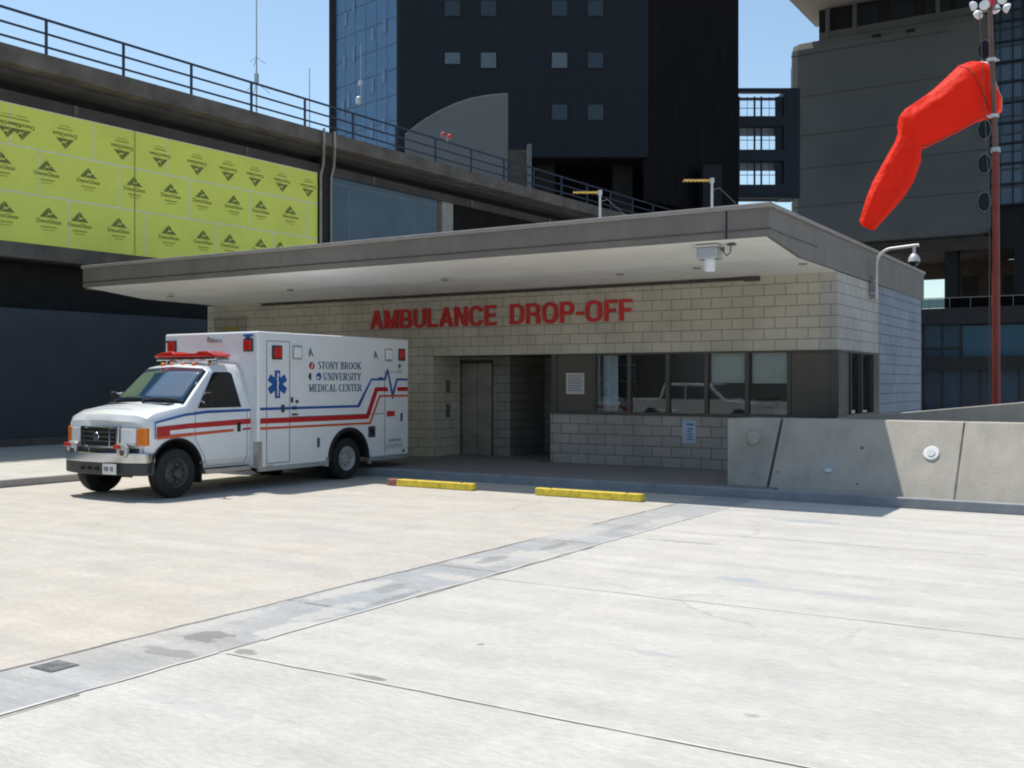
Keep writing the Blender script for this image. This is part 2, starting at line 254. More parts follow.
# ------------------------------------------------------------------ mesh helpers
WORG = {}                                                       # world origin of each object (translation only)
def worg(o): return WORG.get(o.name, Vector((0, 0, 0))) if o else Vector((0, 0, 0))
class MB:
    def __init__(s): s.v = []; s.f = []; s.m = []; s.mi = 0; s.X = None
    def av(s, p):
        p = Vector(p); p = s.X @ p if s.X else p
        s.v.append(p); return len(s.v)-1
    def face(s, pts): s.f.append([s.av(p) for p in pts]); s.m.append(s.mi); return s
    def box(s, a, b):
        x0, y0, z0 = a; x1, y1, z1 = b
        i = [s.av(p) for p in ((x0, y0, z0), (x1, y0, z0), (x1, y1, z0), (x0, y1, z0), (x0, y0, z1), (x1, y0, z1), (x1, y1, z1), (x0, y1, z1))]
        for q in ((0, 3, 2, 1), (4, 5, 6, 7), (0, 1, 5, 4), (1, 2, 6, 5), (2, 3, 7, 6), (3, 0, 4, 7)): s.f.append([i[k] for k in q]); s.m.append(s.mi)
        return s
    def prism(s, pts, d):                                        # polygon extruded by vector d
        d = Vector(d); n = len(pts); a = [s.av(p) for p in pts]; b = [s.av(Vector(p)+d) for p in pts]
        s.f.append(a[::-1]); s.m.append(s.mi); s.f.append(b); s.m.append(s.mi)
        for k in range(n): s.f.append([a[k], a[(k+1) % n], b[(k+1) % n], b[k]]); s.m.append(s.mi)
        return s
    def cyl(s, p, q, r0, r1=None, n=16, caps=True):
        r1 = r0 if r1 is None else r1; p = Vector(p); q = Vector(q); ax = (q-p).normalized()
        u = ax.orthogonal().normalized(); w_ = ax.cross(u)
        A = [s.av(p+(u*math.cos(t)+w_*math.sin(t))*r0) for t in (2*math.pi*k/n for k in range(n))]
        B = [s.av(q+(u*math.cos(t)+w_*math.sin(t))*r1) for t in (2*math.pi*k/n for k in range(n))]
        for k in range(n): s.f.append([A[k], A[(k+1) % n], B[(k+1) % n], B[k]]); s.m.append(s.mi)
        if caps: s.f.append(A[::-1]); s.m.append(s.mi); s.f.append(B); s.m.append(s.mi)
        return s
    def tube(s, pts, r, n=8):
        for a, b in zip(pts, pts[1:]): s.cyl(a, b, r, n=n)
        return s
    def lathe(s, c, ax, prof, n=28, caps=True):                             # prof: (axial, radius)
        c = Vector(c); ax = Vector(ax).normalized(); u = ax.orthogonal().normalized(); w_ = ax.cross(u); rings = []
        for a, r in prof: rings.append([s.av(c+ax*a+(u*math.cos(2*math.pi*k/n)+w_*math.sin(2*math.pi*k/n))*r) for k in range(n)])
        for A, B in zip(rings, rings[1:]):
            for k in range(n): s.f.append([A[k], A[(k+1) % n], B[(k+1) % n], B[k]]); s.m.append(s.mi)
        if caps and prof[0][1] > 1e-4: s.f.append(rings[0][::-1]); s.m.append(s.mi)
        if caps and prof[-1][1] > 1e-4: s.f.append(rings[-1]); s.m.append(s.mi)
        return s
    def grid(s, rows, close=False):
        ids = [[s.av(p) for p in r] for r in rows]
        for A, B in zip(ids, ids[1:]):
            n = len(A)
            for k in range(n if close else n-1): s.f.append([A[k], A[(k+1) % n], B[(k+1) % n], B[k]]); s.m.append(s.mi)
        return ids
    def build(s, name, mats, parent=None, bevel=0, smooth=None, local=False, keep=False, rotz=0, loc=None):
        me = bpy.data.meshes.new(name)
        if parent is None:
            if keep: o3 = Vector((0, 0, 0))
            else:
                xs = [v.x for v in s.v]; ys = [v.y for v in s.v]; o3 = Vector(((min(xs)+max(xs))/2, (min(ys)+max(ys))/2, min(v.z for v in s.v)))
        else: o3 = Vector((0, 0, 0)) if local else worg(parent)
        me.from_pydata([v-o3 for v in s.v], [], s.f)
        for m_ in (mats if isinstance(mats, (list, tuple)) else [mats]): me.materials.append(m_)
        for p, k in zip(me.polygons, s.m): p.material_index = k
        bm = bmesh.new(); bm.from_mesh(me); bmesh.ops.remove_doubles(bm, verts=bm.verts, dist=1e-5); bmesh.ops.recalc_face_normals(bm, faces=bm.faces); bm.to_mesh(me); bm.free()
        if smooth is not None:
            for p in me.polygons: p.use_smooth = True
            me.set_sharp_from_angle(angle=math.radians(smooth))
        o = bpy.data.objects.new(name, me); sc.collection.objects.link(o)
        if parent is None: o.location = o3; WORG[o.name] = o3
        else:
            o.parent = parent; WORG[o.name] = worg(parent)
            if loc is not None: o.location = loc
            o.rotation_euler.z = rotz
        if bevel:
            b = o.modifiers.new('bevel', 'BEVEL'); b.width = bevel; b.segments = 2; b.limit_method = 'ANGLE'; b.angle_limit = math.radians(35)
        return o
def box(name, m, a, b, parent=None, bevel=0, **k): return MB().box(a, b).build(name, m, parent, bevel, **k)
def tag(o, label=None, cat=None, group=None, kind=None):
    if label: o['label'] = label
    if cat: o['category'] = cat
    if group: o['group'] = group
    if kind: o['kind'] = kind
    return o
def thing(name, label, cat, loc, rz=0, group=None):
    o = bpy.data.objects.new(name, None); sc.collection.objects.link(o); o.location = loc; o.rotation_euler.z = rz
    o.empty_display_size = .3; WORG[o.name] = Vector(loc); return tag(o, label, cat, group)
def copy_tree(o, parent=None):
    c = o.copy(); sc.collection.objects.link(c); c.parent = parent
    for ch in list(o.children): copy_tree(ch, c)
    return c
def text_mb(mb, s, org, u, v, height, width=None, bold=0.0, depth=0.0, mirror=False, align='L'):
    """letters laid on the plane (org, u, v); height = cap height, width = total width; depth extrudes along u x v"""
    cu = bpy.data.curves.new('t', 'FONT'); cu.body = s; cu.size = 1; cu.offset = bold; cu.extrude = .5 if depth else 0; cu.resolution_u = 3
    ob = bpy.data.objects.new('t', cu); sc.collection.objects.link(ob)
    dg = bpy.context.evaluated_depsgraph_get(); me = bpy.data.meshes.new_from_object(ob.evaluated_get(dg))
    xs = [q.co.x for q in me.vertices]; ys = [q.co.y for q in me.vertices]; x0, x1, y0, y1 = min(xs), max(xs), min(ys), max(ys)
    kv = height/(y1-y0) if s.upper() == s else height/.73
    ku = (width/(x1-x0)) if width else kv
    u = Vector(u).normalized(); v = Vector(v).normalized(); n = u.cross(v); org = Vector(org)
    W_ = (x1-x0)*ku; sh = -W_/2 if align == 'C' else 0
    base = len(mb.v)
    for q in me.vertices:
        a = (q.co.x-x0)*ku+sh
        if mirror: a = W_ + 2*sh - a
        mb.av(org+u*a+v*((q.co.y-(y0 if s.upper() == s else 0))*kv)+n*(q.co.z*depth+depth/2))
    for p in me.polygons: mb.f.append([base+k for k in p.vertices]); mb.m.append(mb.mi)
    bpy.data.objects.remove(ob); bpy.data.curves.remove(cu); bpy.data.meshes.remove(me)
    return W_

# ================================================================== GROUND
def sheet(name, m, x0, y0, x1, y1, z, kind='structure'):
    return tag(MB().face([(x0, y0, z), (x1, y0, z), (x1, y1, z), (x0, y1, z)]).build(name, m, keep=True), kind=kind)
sheet('ground', M['asphalt'], -900, -900, 900, 900, -.012)
sheet('concrete_slab', M['slab'], -16.8, -14, -6.15, 15.82, 0)
sheet('concrete_apron', M['slab2'], -5.35, -14, 12, 17.6, 0)
sheet('gutter_strip', M['strip'], -6.15, -14, -5.35, 15.82, .004)
def joint(name, m, pts, wdt, z=.006, jag=.012, step=.2, gap=.18):
    """a ragged narrow joint line along the ground from a to b"""
    (x0, y0), (x1, y1) = pts; d = Vector((x1-x0, y1-y0)); L = d.length; d.normalize(); nrm = Vector((-d.y, d.x)); n = max(2, int(L/step)); A = []; B = []
    for k in range(n+1):
        c = Vector((x0, y0))+d*(L*k/n); a = wdt*(.5+random.random()*.7)/1.0; o_ = random.uniform(-jag, jag)
        p = c+nrm*(a/2+o_); q = c-nrm*(a/2-o_); A.append((p.x, p.y, z)); B.append((q.x, q.y, z))
    mb = MB(); k = 0
    while k < n:
        e = min(n, k+random.randint(2, 9))
        if random.random() > gap: mb.grid([A[k:e+1], B[k:e+1]])
        k = e
    return tag(mb.build(name, m, keep=True), kind='structure')
joint('pavement_joint', M['joint_dark'], ((-6.15, -2), (-6.15, 14.6)), .03)
joint('pavement_joint', M['joint_light'], ((-5.35, -2), (-5.35, 14.6)), .03)
joint('pavement_joint', M['joint_dark'], ((-5.31, 2), (-5.31, 14.0)), .012, gap=.5)
joint('pavement_joint', M['joint_light'], ((-5.3, 4.9), (3, 4.86)), .022, jag=.006, gap=.05)
joint('pavement_joint', M['joint_dark'], ((-4.6, 4.925), (2.2, 4.885)), .006, gap=.65)
joint('pavement_joint', M['joint_light'], ((-5.3, 8.05), (2, 8.2)), .016, gap=.15)
joint('pavement_joint', M['joint_dark'], ((-12.5, 4.75), (-6.2, 4.55)), .022)
joint('pavement_joint', M['joint_dark'], ((-5.2, 11.75), (4, 12.0)), .010, gap=.5)
def blotch(name, m, cx, cy, rx, ry, z=.009, n=14):
    pts = []
    for k in range(n):
        a = 2*math.pi*k/n; q = 1+random.uniform(-.35, .25); pts.append((cx+rx*q*math.cos(a), cy+ry*q*math.sin(a), z))
    return tag(MB().face(pts).build(name, m, keep=True), kind='structure')
M['steel_worn'] = mat('worn_iron', (.16, .16, .16), .7, .2, var=.4, scale=12)
M['stain'] = mat('stain', (.26, .26, .26), .85, var=.35, scale=9)
M['patch_blue'] = mat('patch_blue', (.37, .41, .45), .8, var=.2, scale=6)
g_ = thing('drain_grate', 'small square grey drain grate set in the gutter strip near the bottom left', 'drain grate', (-5.98, 4.1, .005))
box('grate_frame', M['steel_worn'], (-6.07, 3.99, .0065), (-5.85, 4.19, .010), g_)
mb = MB()
for k in range(6): mb.box((-6.055+k*.034, 4.00, .010), (-6.038+k*.034, 4.18, .014))
mb.build('bars', M['stain'], g_)
# left sidewalk with kerb (beyond the slab)
kx = -16.8
tag(MB().box((kx-.15, -14, -.01), (kx, 15.8, .13)).build('kerb', M['walk'], bevel=.02, keep=True), kind='structure')
tag(MB().box((-27, -14, -.01), (kx-.152, 40, .125)).build('sidewalk', M['slab2'], keep=True), kind='structure')
# platform under canopy
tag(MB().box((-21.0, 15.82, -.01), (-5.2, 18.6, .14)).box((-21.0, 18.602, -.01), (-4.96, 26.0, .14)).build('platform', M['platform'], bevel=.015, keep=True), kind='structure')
tag(MB().box((-21.0, 15.67, -.01), (1.0, 15.818, .145)).build('platform_kerb', mat('kerb_concrete', (.27, .29, .305), .85, var=.2), bevel=.015, keep=True), kind='structure')

# ================================================================== DROP-OFF BUILDING
FY = 18.8; RX = -4.96; LX = -21.0; ZB = .14; ZH = 2.373; ZS = 1.155; ZT = 3.75
bld = thing('drop_off_building', 'single-storey tan block building with wide flat canopy and bronze window band', 'building', (-13, 20, 0))
ax0 = onY(433, FY); ax1 = onY(550.5, FY)                      # alcove
T = .30
fr = MB()
fr.box((LX, FY, ZB), (ax0, FY+T, ZT))                          # left of alcove (full height)
fr.box((ax0, FY, ZH), (RX-T, FY+T, ZT))                        # above alcove and windows
fr.build('front_wall', M['block'], bld, keep=True)
gw = MB(); gw.box((ax1, FY, ZB), (RX-T, FY+T, ZS)); gw.box((RX-T, FY, ZB), (RX, 21.9, ZS)); gw.build('sill_wall', M['block_grey'], bld)
sw = MB(); sw.box((RX-T, FY, ZH), (RX, 21.9, ZT)); sw.build('side_wall', M['block_side'], bld)
sb = MB(); sb.box((RX-T, 21.9, ZB), (RX+.004, 26.2, ZT)); sb.build('blue_side_wall', M['block_blue'], bld)
box('rear_wall', M['block_side'], (LX, 26.0, ZB), (RX-T, 26.2, ZT), bld)
box('left_side_wall', M['block'], (LX, FY+T, ZB), (LX+T, 26.0, ZT), bld)
# alcove walls
al = MB(); al.box((ax0-T, FY+T, ZB), (ax0, 19.85, ZH+.3)); al.build('alcove_wall', M['block'], bld)
dx0 = onY(459.5, 19.85); dx1 = onY(493.5, 19.85)
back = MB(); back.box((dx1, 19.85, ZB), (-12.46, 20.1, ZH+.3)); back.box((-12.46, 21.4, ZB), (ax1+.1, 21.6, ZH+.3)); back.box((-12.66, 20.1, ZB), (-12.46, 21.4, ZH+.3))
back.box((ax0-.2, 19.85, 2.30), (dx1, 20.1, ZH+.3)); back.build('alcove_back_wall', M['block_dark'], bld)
box('alcove_ceiling', M['frame'], (ax0, FY+T, ZH+.01), (ax1+.1, 21.5, ZH+.06), bld)
al2 = MB(); al2.box((ax1, FY+T, ZB), (ax1+.15, 21.6, ZH+.3)); al2.build('alcove_side_wall', M['block_dark'], bld)
door = box('elevator_door', M['steel'], (dx0, 19.9, ZB), ((dx0+dx1)/2-.006, 19.95, 2.22), bld)
box('elevator_door', M['steel'], ((dx0+dx1)/2+.006, 19.9, ZB), (dx1-.05, 19.95, 2.22), bld)
df = MB(); df.box((dx0-.0, 19.84, 2.22), (dx1, 19.93, 2.30)); df.box((dx1-.05, 19.84, ZB), (dx1, 19.93, 2.22)); df.build('door_frame', M['steel_dark'], bld)
box('door_gap', M['black_void'], ((dx0+dx1)/2-.006, 19.93, ZB), ((dx0+dx1)/2+.006, 19.96, 2.22), bld)
for z in (1.55, 1.0): box('call_plate', M['steel_dark'], (ax0, 19.3, z), (ax0+.02, 19.42, z+.30), bld)
cb_ = thing('call_box', 'small dark call box on the alcove wall beside the windows', 'call box', (ax1-.06, 19.3, 1.6)); box('case', M['frame'], (ax1-.1, 19.2, 1.62), (ax1-.002, 19.4, 1.98), cb_, .01); box('grille', M['steel_dark'], (ax1-.104, 19.24, 1.80), (ax1-.1, 19.36, 1.92), cb_)
# window band: frame
wy0, wy1 = FY-.015, FY+.10
def wx(px): return onY(px, FY)
fm = MB()
zf0, zf1 = ZS+.05, ZH-.035
fm.box((ax1+.02, wy0-.03, ZS+.003), (RX+.02, wy1+.04, zf0)); fm.box((ax1+.02, wy0, zf1), (RX+.015, wy1+.02, ZH-.002))
mull = [(551.5, 557), (592, 595.5), (627.5, 631), (665.7, 669.5), (704.3, 708), (744.8, 749), (787, 791), (831, 839)]
for a, b in mull: fm.box((wx(a), wy0, zf0), (wx(b), wy1, zf1))
fm.build('window_frame', M['frame'], bld, .004)
box('bronze_panel', M['panel_br'], (wx(557), wy0+.03, zf0), (wx(592), wy1-.02, zf1), bld)
box('bronze_panel', M['panel_br'], (wx(791), wy0+.03, zf0), (wx(831), wy1-.02, zf1), bld)
panes = [(595.5, 627.5), (631, 665.7), (669.5, 704.3), (708, 744.8), (749, 787)]
for k, (a, b) in enumerate(panes):
    box('window_pane', M['glass'], (wx(a), wy0+.05, zf0), (wx(b), wy0+.056, zf1), bld)
    if k in (3, 4): box('roller_blind', M['blind'], (wx(a)+.02, wy1+.02, zf0+(.58 if k == 3 else .57)), (wx(b)-.02, wy1+.03, zf1), bld)
s1, s2, s3 = onX(851, RX), onX(862, RX), onX(873, RX)
sf = MB()
for a, b in ((FY+.10, FY+.16), (s1-.05, s1), (s2-.04, s2), (s3, 21.898)): sf.box((RX-.10, a, zf0), (RX+.015, b, zf1))
sf.box((RX-.11, FY+.12, ZS+.003), (RX+.02, 21.898, zf0)); sf.box((RX-.11, FY+.12, zf1), (RX+.015, 21.898, ZH-.002)); sf.build('side_window_frame', M['frame'], bld)
box('bronze_panel', M['panel_br'], (RX-.06, FY+.16, zf0), (RX-.02, s1-.05, zf1), bld)
box('window_pane', M['glass'], (RX-.06, s1, zf0), (RX-.054, s2-.04, zf1), bld); box('window_pane', M['glass'], (RX-.06, s2, zf0), (RX-.054, s3, zf1), bld)
# office room behind the glass
rm = MB(); rm.box((ax1+.16, 22.4, ZB), (RX-T, 22.5, 2.7)); rm.build('office_back_wall', M['room_wall'], bld)
box('office_ceiling', M['room_wall'], (ax1+.16, FY+T, 2.66), (RX-T, 22.4, 2.70), bld)
box('office_light', mat('office_lamp', (.9, .95, 1), .5, emit=.9), (-9.2, 20.8, 2.62), (-8.7, 21.9, 2.655), bld)
box('office_light', M['lens_w'] if 0 else bpy.data.materials['office_lamp'], (-7.3, 20.8, 2.62), (-6.8, 21.9, 2.655), bld)
cu = thing('window_curtain', 'pale blue curtain panel hanging inside the leftmost window', 'curtain', (wx(603), FY+.35, ZS)); mb = MB(); n = 40
mb.grid([[(wx(596)+(wx(611)-wx(596))*k/n, FY+.33+.02*math.sin(k*1.4), z) for k in range(n+1)] for z in (1.16, 2.34)]); mb.build('curtain_cloth', M['curtain'], cu, smooth=60)
sv = thing('office_shelf', 'grey shelf unit with binders behind the leftmost window', 'shelf', (wx(618), 20.3, ZB)); box('shelf_case', M['room_wall'], (-10.2, 20.3, ZB), (-9.6, 20.34, 2.3), sv)
mb = MB()
for z in (.6, 1.1, 1.45, 1.8, 2.15): mb.box((-10.2, 20.0, z), (-9.6, 20.3, z+.03))
mb.build('shelf_board', M['galv_light'], sv)
mb = MB()
for z in (1.13, 1.48, 1.83):
    x = -10.18
    while x < -9.68:
        wd = random.uniform(.03, .06); mb.mi = random.choice((0, 1, 2)); mb.box((x, 20.05, z), (x+wd-.004, 20.28, z+random.uniform(.2, .28))); x += wd
mb.build('binders', [M['text_blue'], M['room_dark'], M['curtain']], sv)
dk = thing('office_desk', 'dark office desk standing inside behind the window band', 'desk', (-8, 20, ZB)); box('desk_top', M['room_dark'], (-9.4, 19.5, 1.02), (-5.6, 20.3, 1.06), dk); box('desk_front', M['room_dark'], (-9.4, 19.55, ZB), (-5.6, 19.6, 1.02), dk)
def monitor(x, y, rz, lab):
    t_ = thing('computer_monitor', lab, 'monitor', (x, y, 1.06), rz, 'monitors on the office desk'); mb = MB().box((-.24, -.02, .10), (.24, .03, .42)); mb.build('screen', M['room_dark'], t_, .01, local=True)
    MB().cyl((0, .02, 0), (0, .02, .12), .03).box((-.1, -.08, 0), (.1, .08, .015)).build('stand', M['frame'], t_, local=True)
monitor(-8.9, 19.9, .4, 'dark flat monitor on desk behind the second window'); monitor(-6.6, 19.9, -.3, 'dark flat monitor on desk behind the rightmost blind')
mb = MB(); items = thing('sill_papers', 'pale papers and folders leaning on the inside sill of the leftmost window', 'papers', (wx(612), FY+.2, 1.2))
mb.box((wx(607), FY+.18, 1.2), (wx(619), FY+.30, 1.22)); mb.prism([(wx(606), FY+.2, 1.21), (wx(613), FY+.2, 1.21), (wx(616), FY+.2, 1.42), (wx(610), FY+.2, 1.40)], (0, .02, 0)); mb.build('paper_stack', M['paper'], items)
bx_ = thing('paper_tray', 'pale blue paper trays stacked on the desk behind the second window', 'paper tray', (wx(648), 19.6, 1.06)); mb = MB()
for z in (1.08, 1.15, 1.22): mb.box((wx(634), 19.6, z), (wx(660), 19.85, z+.02))
mb.build('tray', M['blue_sign'], bx_)
bx_ = thing('tissue_box', 'small pale box on the desk behind the rightmost window', 'box', (wx(766), 19.6, 1.06)); mb = MB(); mb.box((wx(760), 19.6, 1.06), (wx(772), 19.75, 1.28)); mb.build('carton', M['blue_sign'], bx_, .01)
# canopy / roof
CF = 14.95; CL = -20.75; CR = RX; CB = 26.4
zt = 4.42; zl = 3.93
# fascia: thin front board with returns
fa = MB()
fa.box((CL, CF, zl), (CR+.03, CF+.06, zt-.07)); fa.box((CL, CF+.06, zl-.04), (CL+.06, CB, zt-.07))
fa.prism([(CR-.03, CF+.06, zl), (CR-.03, CF+1.6, 3.775), (CR-.03, CB, 3.745), (CR-.03, CB, zt-.07), (CR-.03, CF+.06, zt-.07)], (.06, 0, 0))
fa.build('fascia', M['fascia'], bld)
tr = MB(); tr.box((CL-.03, CF-.035, zt-.07), (CR+.07, CF+.1, zt)); tr.box((CL-.03, CF+.1, zt-.07), (CL+.1, CB, zt)); tr.box((CR-.06, CF+.1, zt-.07), (CR+.07, CB, zt)); tr.build('roof_edge_trim', M['fascia_trim'], bld, .01)
rv = MB(); rv.box((CL+.01, CF-.012, zl+.10), (CR+.042, CF-.001, zl+.118)); rv.box((CR+.031, CF-.012, zl+.10), (CR+.042, CF+2.5, zl+.118)); rv.build('fascia_groove', M['steel_dark'], bld)
jx = onY(726.5, CF); box('fascia_joint', M['black_void'], (jx-.012, CF-.008, zl), (jx+.012, CF-.001, zt-.07), bld)
so_ = MB(); so_.prism([(CL+.06, CF+.06, zl-.0), (CL+.06, CF+1.6, 3.775), (CL+.06, FY+.0, 3.75), (CL+.06, CB, 3.75), (CL+.06, CB, 3.85), (CL+.06, CF+1.6, 3.9), (CL+.06, CF+.06, zl+.06)], (CR-.03-CL-.06, 0, 0)); so_.build('soffit', M['soffit'], bld, keep=True)
box('roof_slab', M['roofing'], (CL+.1, CF+.1, zt-.12), (CR-.06, CB, zt-.05), bld)
pp = MB(); pp.cyl((LX+2, FY-.05, ZT-.045), (onY(760, FY), FY-.05, ZT-.045), .03, n=10); pp.box((onY(745, FY), FY-.09, ZT-.09), (onY(760, FY), FY-.002, ZT-.01)); pp.build('conduit', M['frame'], bld)
dts = MB()
for px_, yy in ((170, 16.2), (290, 16.5), (445, 16.4), (620, 17.2), (697, 17.0), (803, 17.3)):
    x = onY(px_, yy); dts.cyl((x, yy, 3.74), (x, yy, 3.765), .07, n=14)
dts.build('soffit_fitting', M['pipe'], bld)
yw = thing('yellow_sign', 'small faded yellow sign high on the block wall left of the ambulance roof', 'sign', (onY(232, FY), FY-.02, 3.1)); box('plate', M['block_grey'], (onY(215, FY), FY-.03, 3.02), (onY(247, FY), FY-.003, 3.45), yw); box('band', mat('faded_yellow', (.30, .26, .09), .7), (onY(222, FY), FY-.034, 3.08), (onY(240, FY), FY-.03, 3.2), yw)
cond = thing('white_conduit', 'thin pale pipe running under the canopy at far left', 'pipe', (-20.4, 17.5, 3.5)); MB().tube([(-24.9, 24.0, 4.0), (-21.05, 19.5, 3.62)], .035).build('pipe_run', M['galv_light'], cond)
# sign letters
sx0 = onY(371, FY); sx1 = onY(632.5, FY); sgn = thing('building_sign', 'red raised capital letters reading AMBULANCE DROP-OFF on the tan block wall', 'sign', ((sx0+sx1)/2, FY, 3.0))
ST = .185
def bar(x0, y0, x1, y1): return [(x0, y0), (x1, y0), (x1, y1), (x0, y1)]
def diag(a, b, wd): return [(a[0]-wd/2, a[1]), (a[0]+wd/2, a[1]), (b[0]+wd/2, b[1]), (b[0]-wd/2, b[1])]
def arcs(cx, cy, rx, ry, a0, a1, n=14, sx=ST, sy=ST*.88):
    out = []
    for i in range(n):
        t0, t1 = (math.radians(a0+(a1-a0)*k/n) for k in (i, i+1))
        out.append([(cx+rx*math.cos(t0), cy+ry*math.sin(t0)), (cx+rx*math.cos(t1), cy+ry*math.sin(t1)), (cx+(rx-sx)*math.cos(t1), cy+(ry-sy)*math.sin(t1)), (cx+(rx-sx)*math.cos(t0), cy+(ry-sy)*math.sin(t0))])
    return out
TS = ST*.86
def bowl(x0, x1, ya, yb): r = (yb-ya)/2; return [bar(x0, ya, x1-r*.9, ya+TS), bar(x0, yb-TS, x1-r*.9, yb)]+arcs(x1-r*.9, (ya+yb)/2, r*.9, r, -90, 90, sy=TS)
GL = {
 'A': (.74, [diag((ST*.5, 0), (.37-ST*.03, 1), ST*1.0), diag((.74-ST*.5, 0), (.37+ST*.03, 1), ST*1.0), bar(.2, .22, .54, .22+TS)]),
 'M': (.84, [bar(0, 0, ST, 1), bar(.84-ST, 0, .84, 1), diag((.42, 0), (ST*.62, 1), ST*1.05), diag((.42, 0), (.84-ST*.62, 1), ST*1.05)]),
 'B': (.70, [bar(0, 0, ST, 1)]+bowl(ST, .70, 0, .56)+bowl(ST, .67, .56-TS, 1)),
 'U': (.70, [bar(0, .33, ST, 1), bar(.70-ST, .33, .70, 1)]+arcs(.35, .33, .35, .345, 180, 360)),
 'L': (.58, [bar(0, 0, ST, 1), bar(ST, 0, .58, TS)]),
 'N': (.71, [bar(0, 0, ST, 1), bar(.71-ST, 0, .71, 1), diag((.71-ST*.62, 0), (ST*.62, 1), ST*1.1)]),
 'C': (.73, arcs(.37, .65, .37, .365, 15, 180)+arcs(.37, .35, .37, .365, 180, 345)+[bar(0, .35, ST, .65)]),
 'E': (.62, [bar(0, 0, ST, 1), bar(ST, 0, .62, TS), bar(ST, .43, .57, .43+TS), bar(ST, 1-TS, .61, 1)]),
 'D': (.72, [bar(0, 0, ST, 1), bar(ST, 0, .36, TS), bar(ST, 1-TS, .36, 1), bar(.72-ST, .35, .72, .65)]+arcs(.36, .35, .36, .35, 270, 360)+arcs(.36, .65, .36, .35, 0, 90)),
 'R': (.71, [bar(0, 0, ST, 1), bar(.71-ST*1.05, 0, .71, .3)]+bowl(ST, .70, .40, 1)+arcs(.40, .28, .30, .26, 0, 80)),
 'O': (.77, arcs(.385, .65, .385, .365, 0, 180)+arcs(.385, .35, .385, .365, 180, 360)+[bar(0, .35, ST, .65), bar(.77-ST, .35, .77, .65)]),
 'P': (.68, [bar(0, 0, ST, 1)]+bowl(ST, .68, .38, 1)),
 'F': (.58, [bar(0, 0, ST, 1), bar(ST, .42, .53, .42+TS), bar(ST, 1-TS, .58, 1)]),
 '-': (.34, [bar(0, .34, .34, .34+TS)])}
def word(s, xa, xb):
    tot = sum(GL[c][0] for c in s)+.10*(len(s)-1); q = (xb-xa)/tot; x_ = xa
    for c in s:
        wd, polys = GL[c]; mb = MB()
        for i, pl_ in enumerate(polys): mb.prism([(x_+a*q, FY-.04-.0002*i, 3.012+b*.425) for a, b in pl_], (0, .038, 0))
        mb.build('letter', M['red_letter'], sgn); x_ += (wd+.10)*q
word('AMBULANCE', sx0, onY(497, FY)); word('DROP-OFF', onY(510.5, FY), sx1)
# notice signs
nx0, nx1 = onY(566, FY), onY(584, FY); ns = thing('notice_sign', 'square white notice with grey writing on the bronze panel beside the alcove', 'sign', ((nx0+nx1)/2, FY, 1.5))
z0_, z1_ = zat(394, nx0, FY), zat(373, nx0, FY)
box('plate', M['paper'], (nx0, FY+.004, z0_), (nx1, FY+.013, z1_), ns); mb = MB()
for k in range(7):
    z = z1_-.06-k*.05
    x = nx0+.05
    while x < nx1-.06: wd = random.uniform(.03, .07); mb.box((x, FY+.001, z-.012), (min(x+wd, nx1-.04), FY+.004, z+.012)); x += wd+.012
mb.build('writing', M['grey_ink'], ns)
bx0, bx1 = onY(682.5, FY), onY(696, FY); bs = thing('wall_notice', 'pale blue rectangular notice on the grey block wall below the windows', 'sign', ((bx0+bx1)/2, FY, .9))
z0_, z1_ = zat(443, bx0, FY), zat(420.5, bx0, FY)
box('plate', M['blue_sign'], (bx0, FY-.012, z0_), (bx1, FY-.003, z1_), bs); mb = MB()
mb.box((bx0+.09, FY-.015, z1_-.09), (bx1-.04, FY-.012, z1_-.05))
for k in range(5): mb.box((bx0+.10, FY-.015, z1_-.17-k*.05), (bx1-.05-.02*(k % 2), FY-.012, z1_-.145-k*.05))
mb.build('writing', M['blue_ink'], bs)
# canopy flood light
px_ = onY(709, 15.25); fl = thing('flood_light', 'grey box floodlight with white cylinder lens under the canopy corner', 'light', (px_, 15.25, 3.9))
box('housing', M['galv'], (px_-.17, 15.15, 3.68), (px_+.16, 15.42, 3.86), fl, .02)
MB().lathe((px_+.0, 15.28, 3.68), (0, 0, -1), [(0, .085), (.03, .09), (.17, .085), (.19, .07), (.19, 0)]).build('lens', M['lens_w'], fl, smooth=40)
MB().box((px_-.2, 15.13, 3.86), (px_+.18, 15.44, 3.895)).build('mounting_plate', M['galv_light'], fl)
MB().lathe((px_+.22, 15.25, 3.8), (0, 0, 1), [(0, .0), (0, .03), (.05, .03), (.05, 0)], 12).tube([(px_+.22, 15.25, 3.8), (px_+.28, 15.25, 3.72), (px_+.34, 15.25, 3.76), (px_+.35, 15.25, 3.88)], .01).box((px_+.3, 15.2, 3.87), (px_+.42, 15.3, 3.89)).build('cable', M['steel_dark'], fl)
# gooseneck dome camera on right wall
gy = onX(873.5, RX)-.45; gc = thing('dome_camera', 'pale gooseneck arm with white dome camera above the blue side wall', 'security camera', (RX, gy, 3.4))
MB().box((RX, gy+.12, 3.42), (RX+.10, gy+.26, 3.86)).box((RX, gy+.03, 3.5), (RX+.12, gy+.12, 3.56)).build('mounting_box', M['galv'], gc, .01)
pts = [(RX+.14, gy+.07, 3.42), (RX+.14, gy+.07, 4.08)]
for k in range(1, 10):
    a = math.pi*k/18; pts.append((RX+.14+.30*(1-math.cos(a)), gy+.07, 4.08+.30*math.sin(a)))
pts += [(RX+.85, gy+.07, 4.41), (RX+.93, gy+.07, 4.41)]
MB().tube(pts, .03, 10).box((RX+.10, gy+.04, 3.5), (RX+.15, gy+.10, 3.56)).box((RX+.10, gy+.04, 3.75), (RX+.15, gy+.10, 3.8)).build('arm', M['galv_light'], gc, smooth=40)
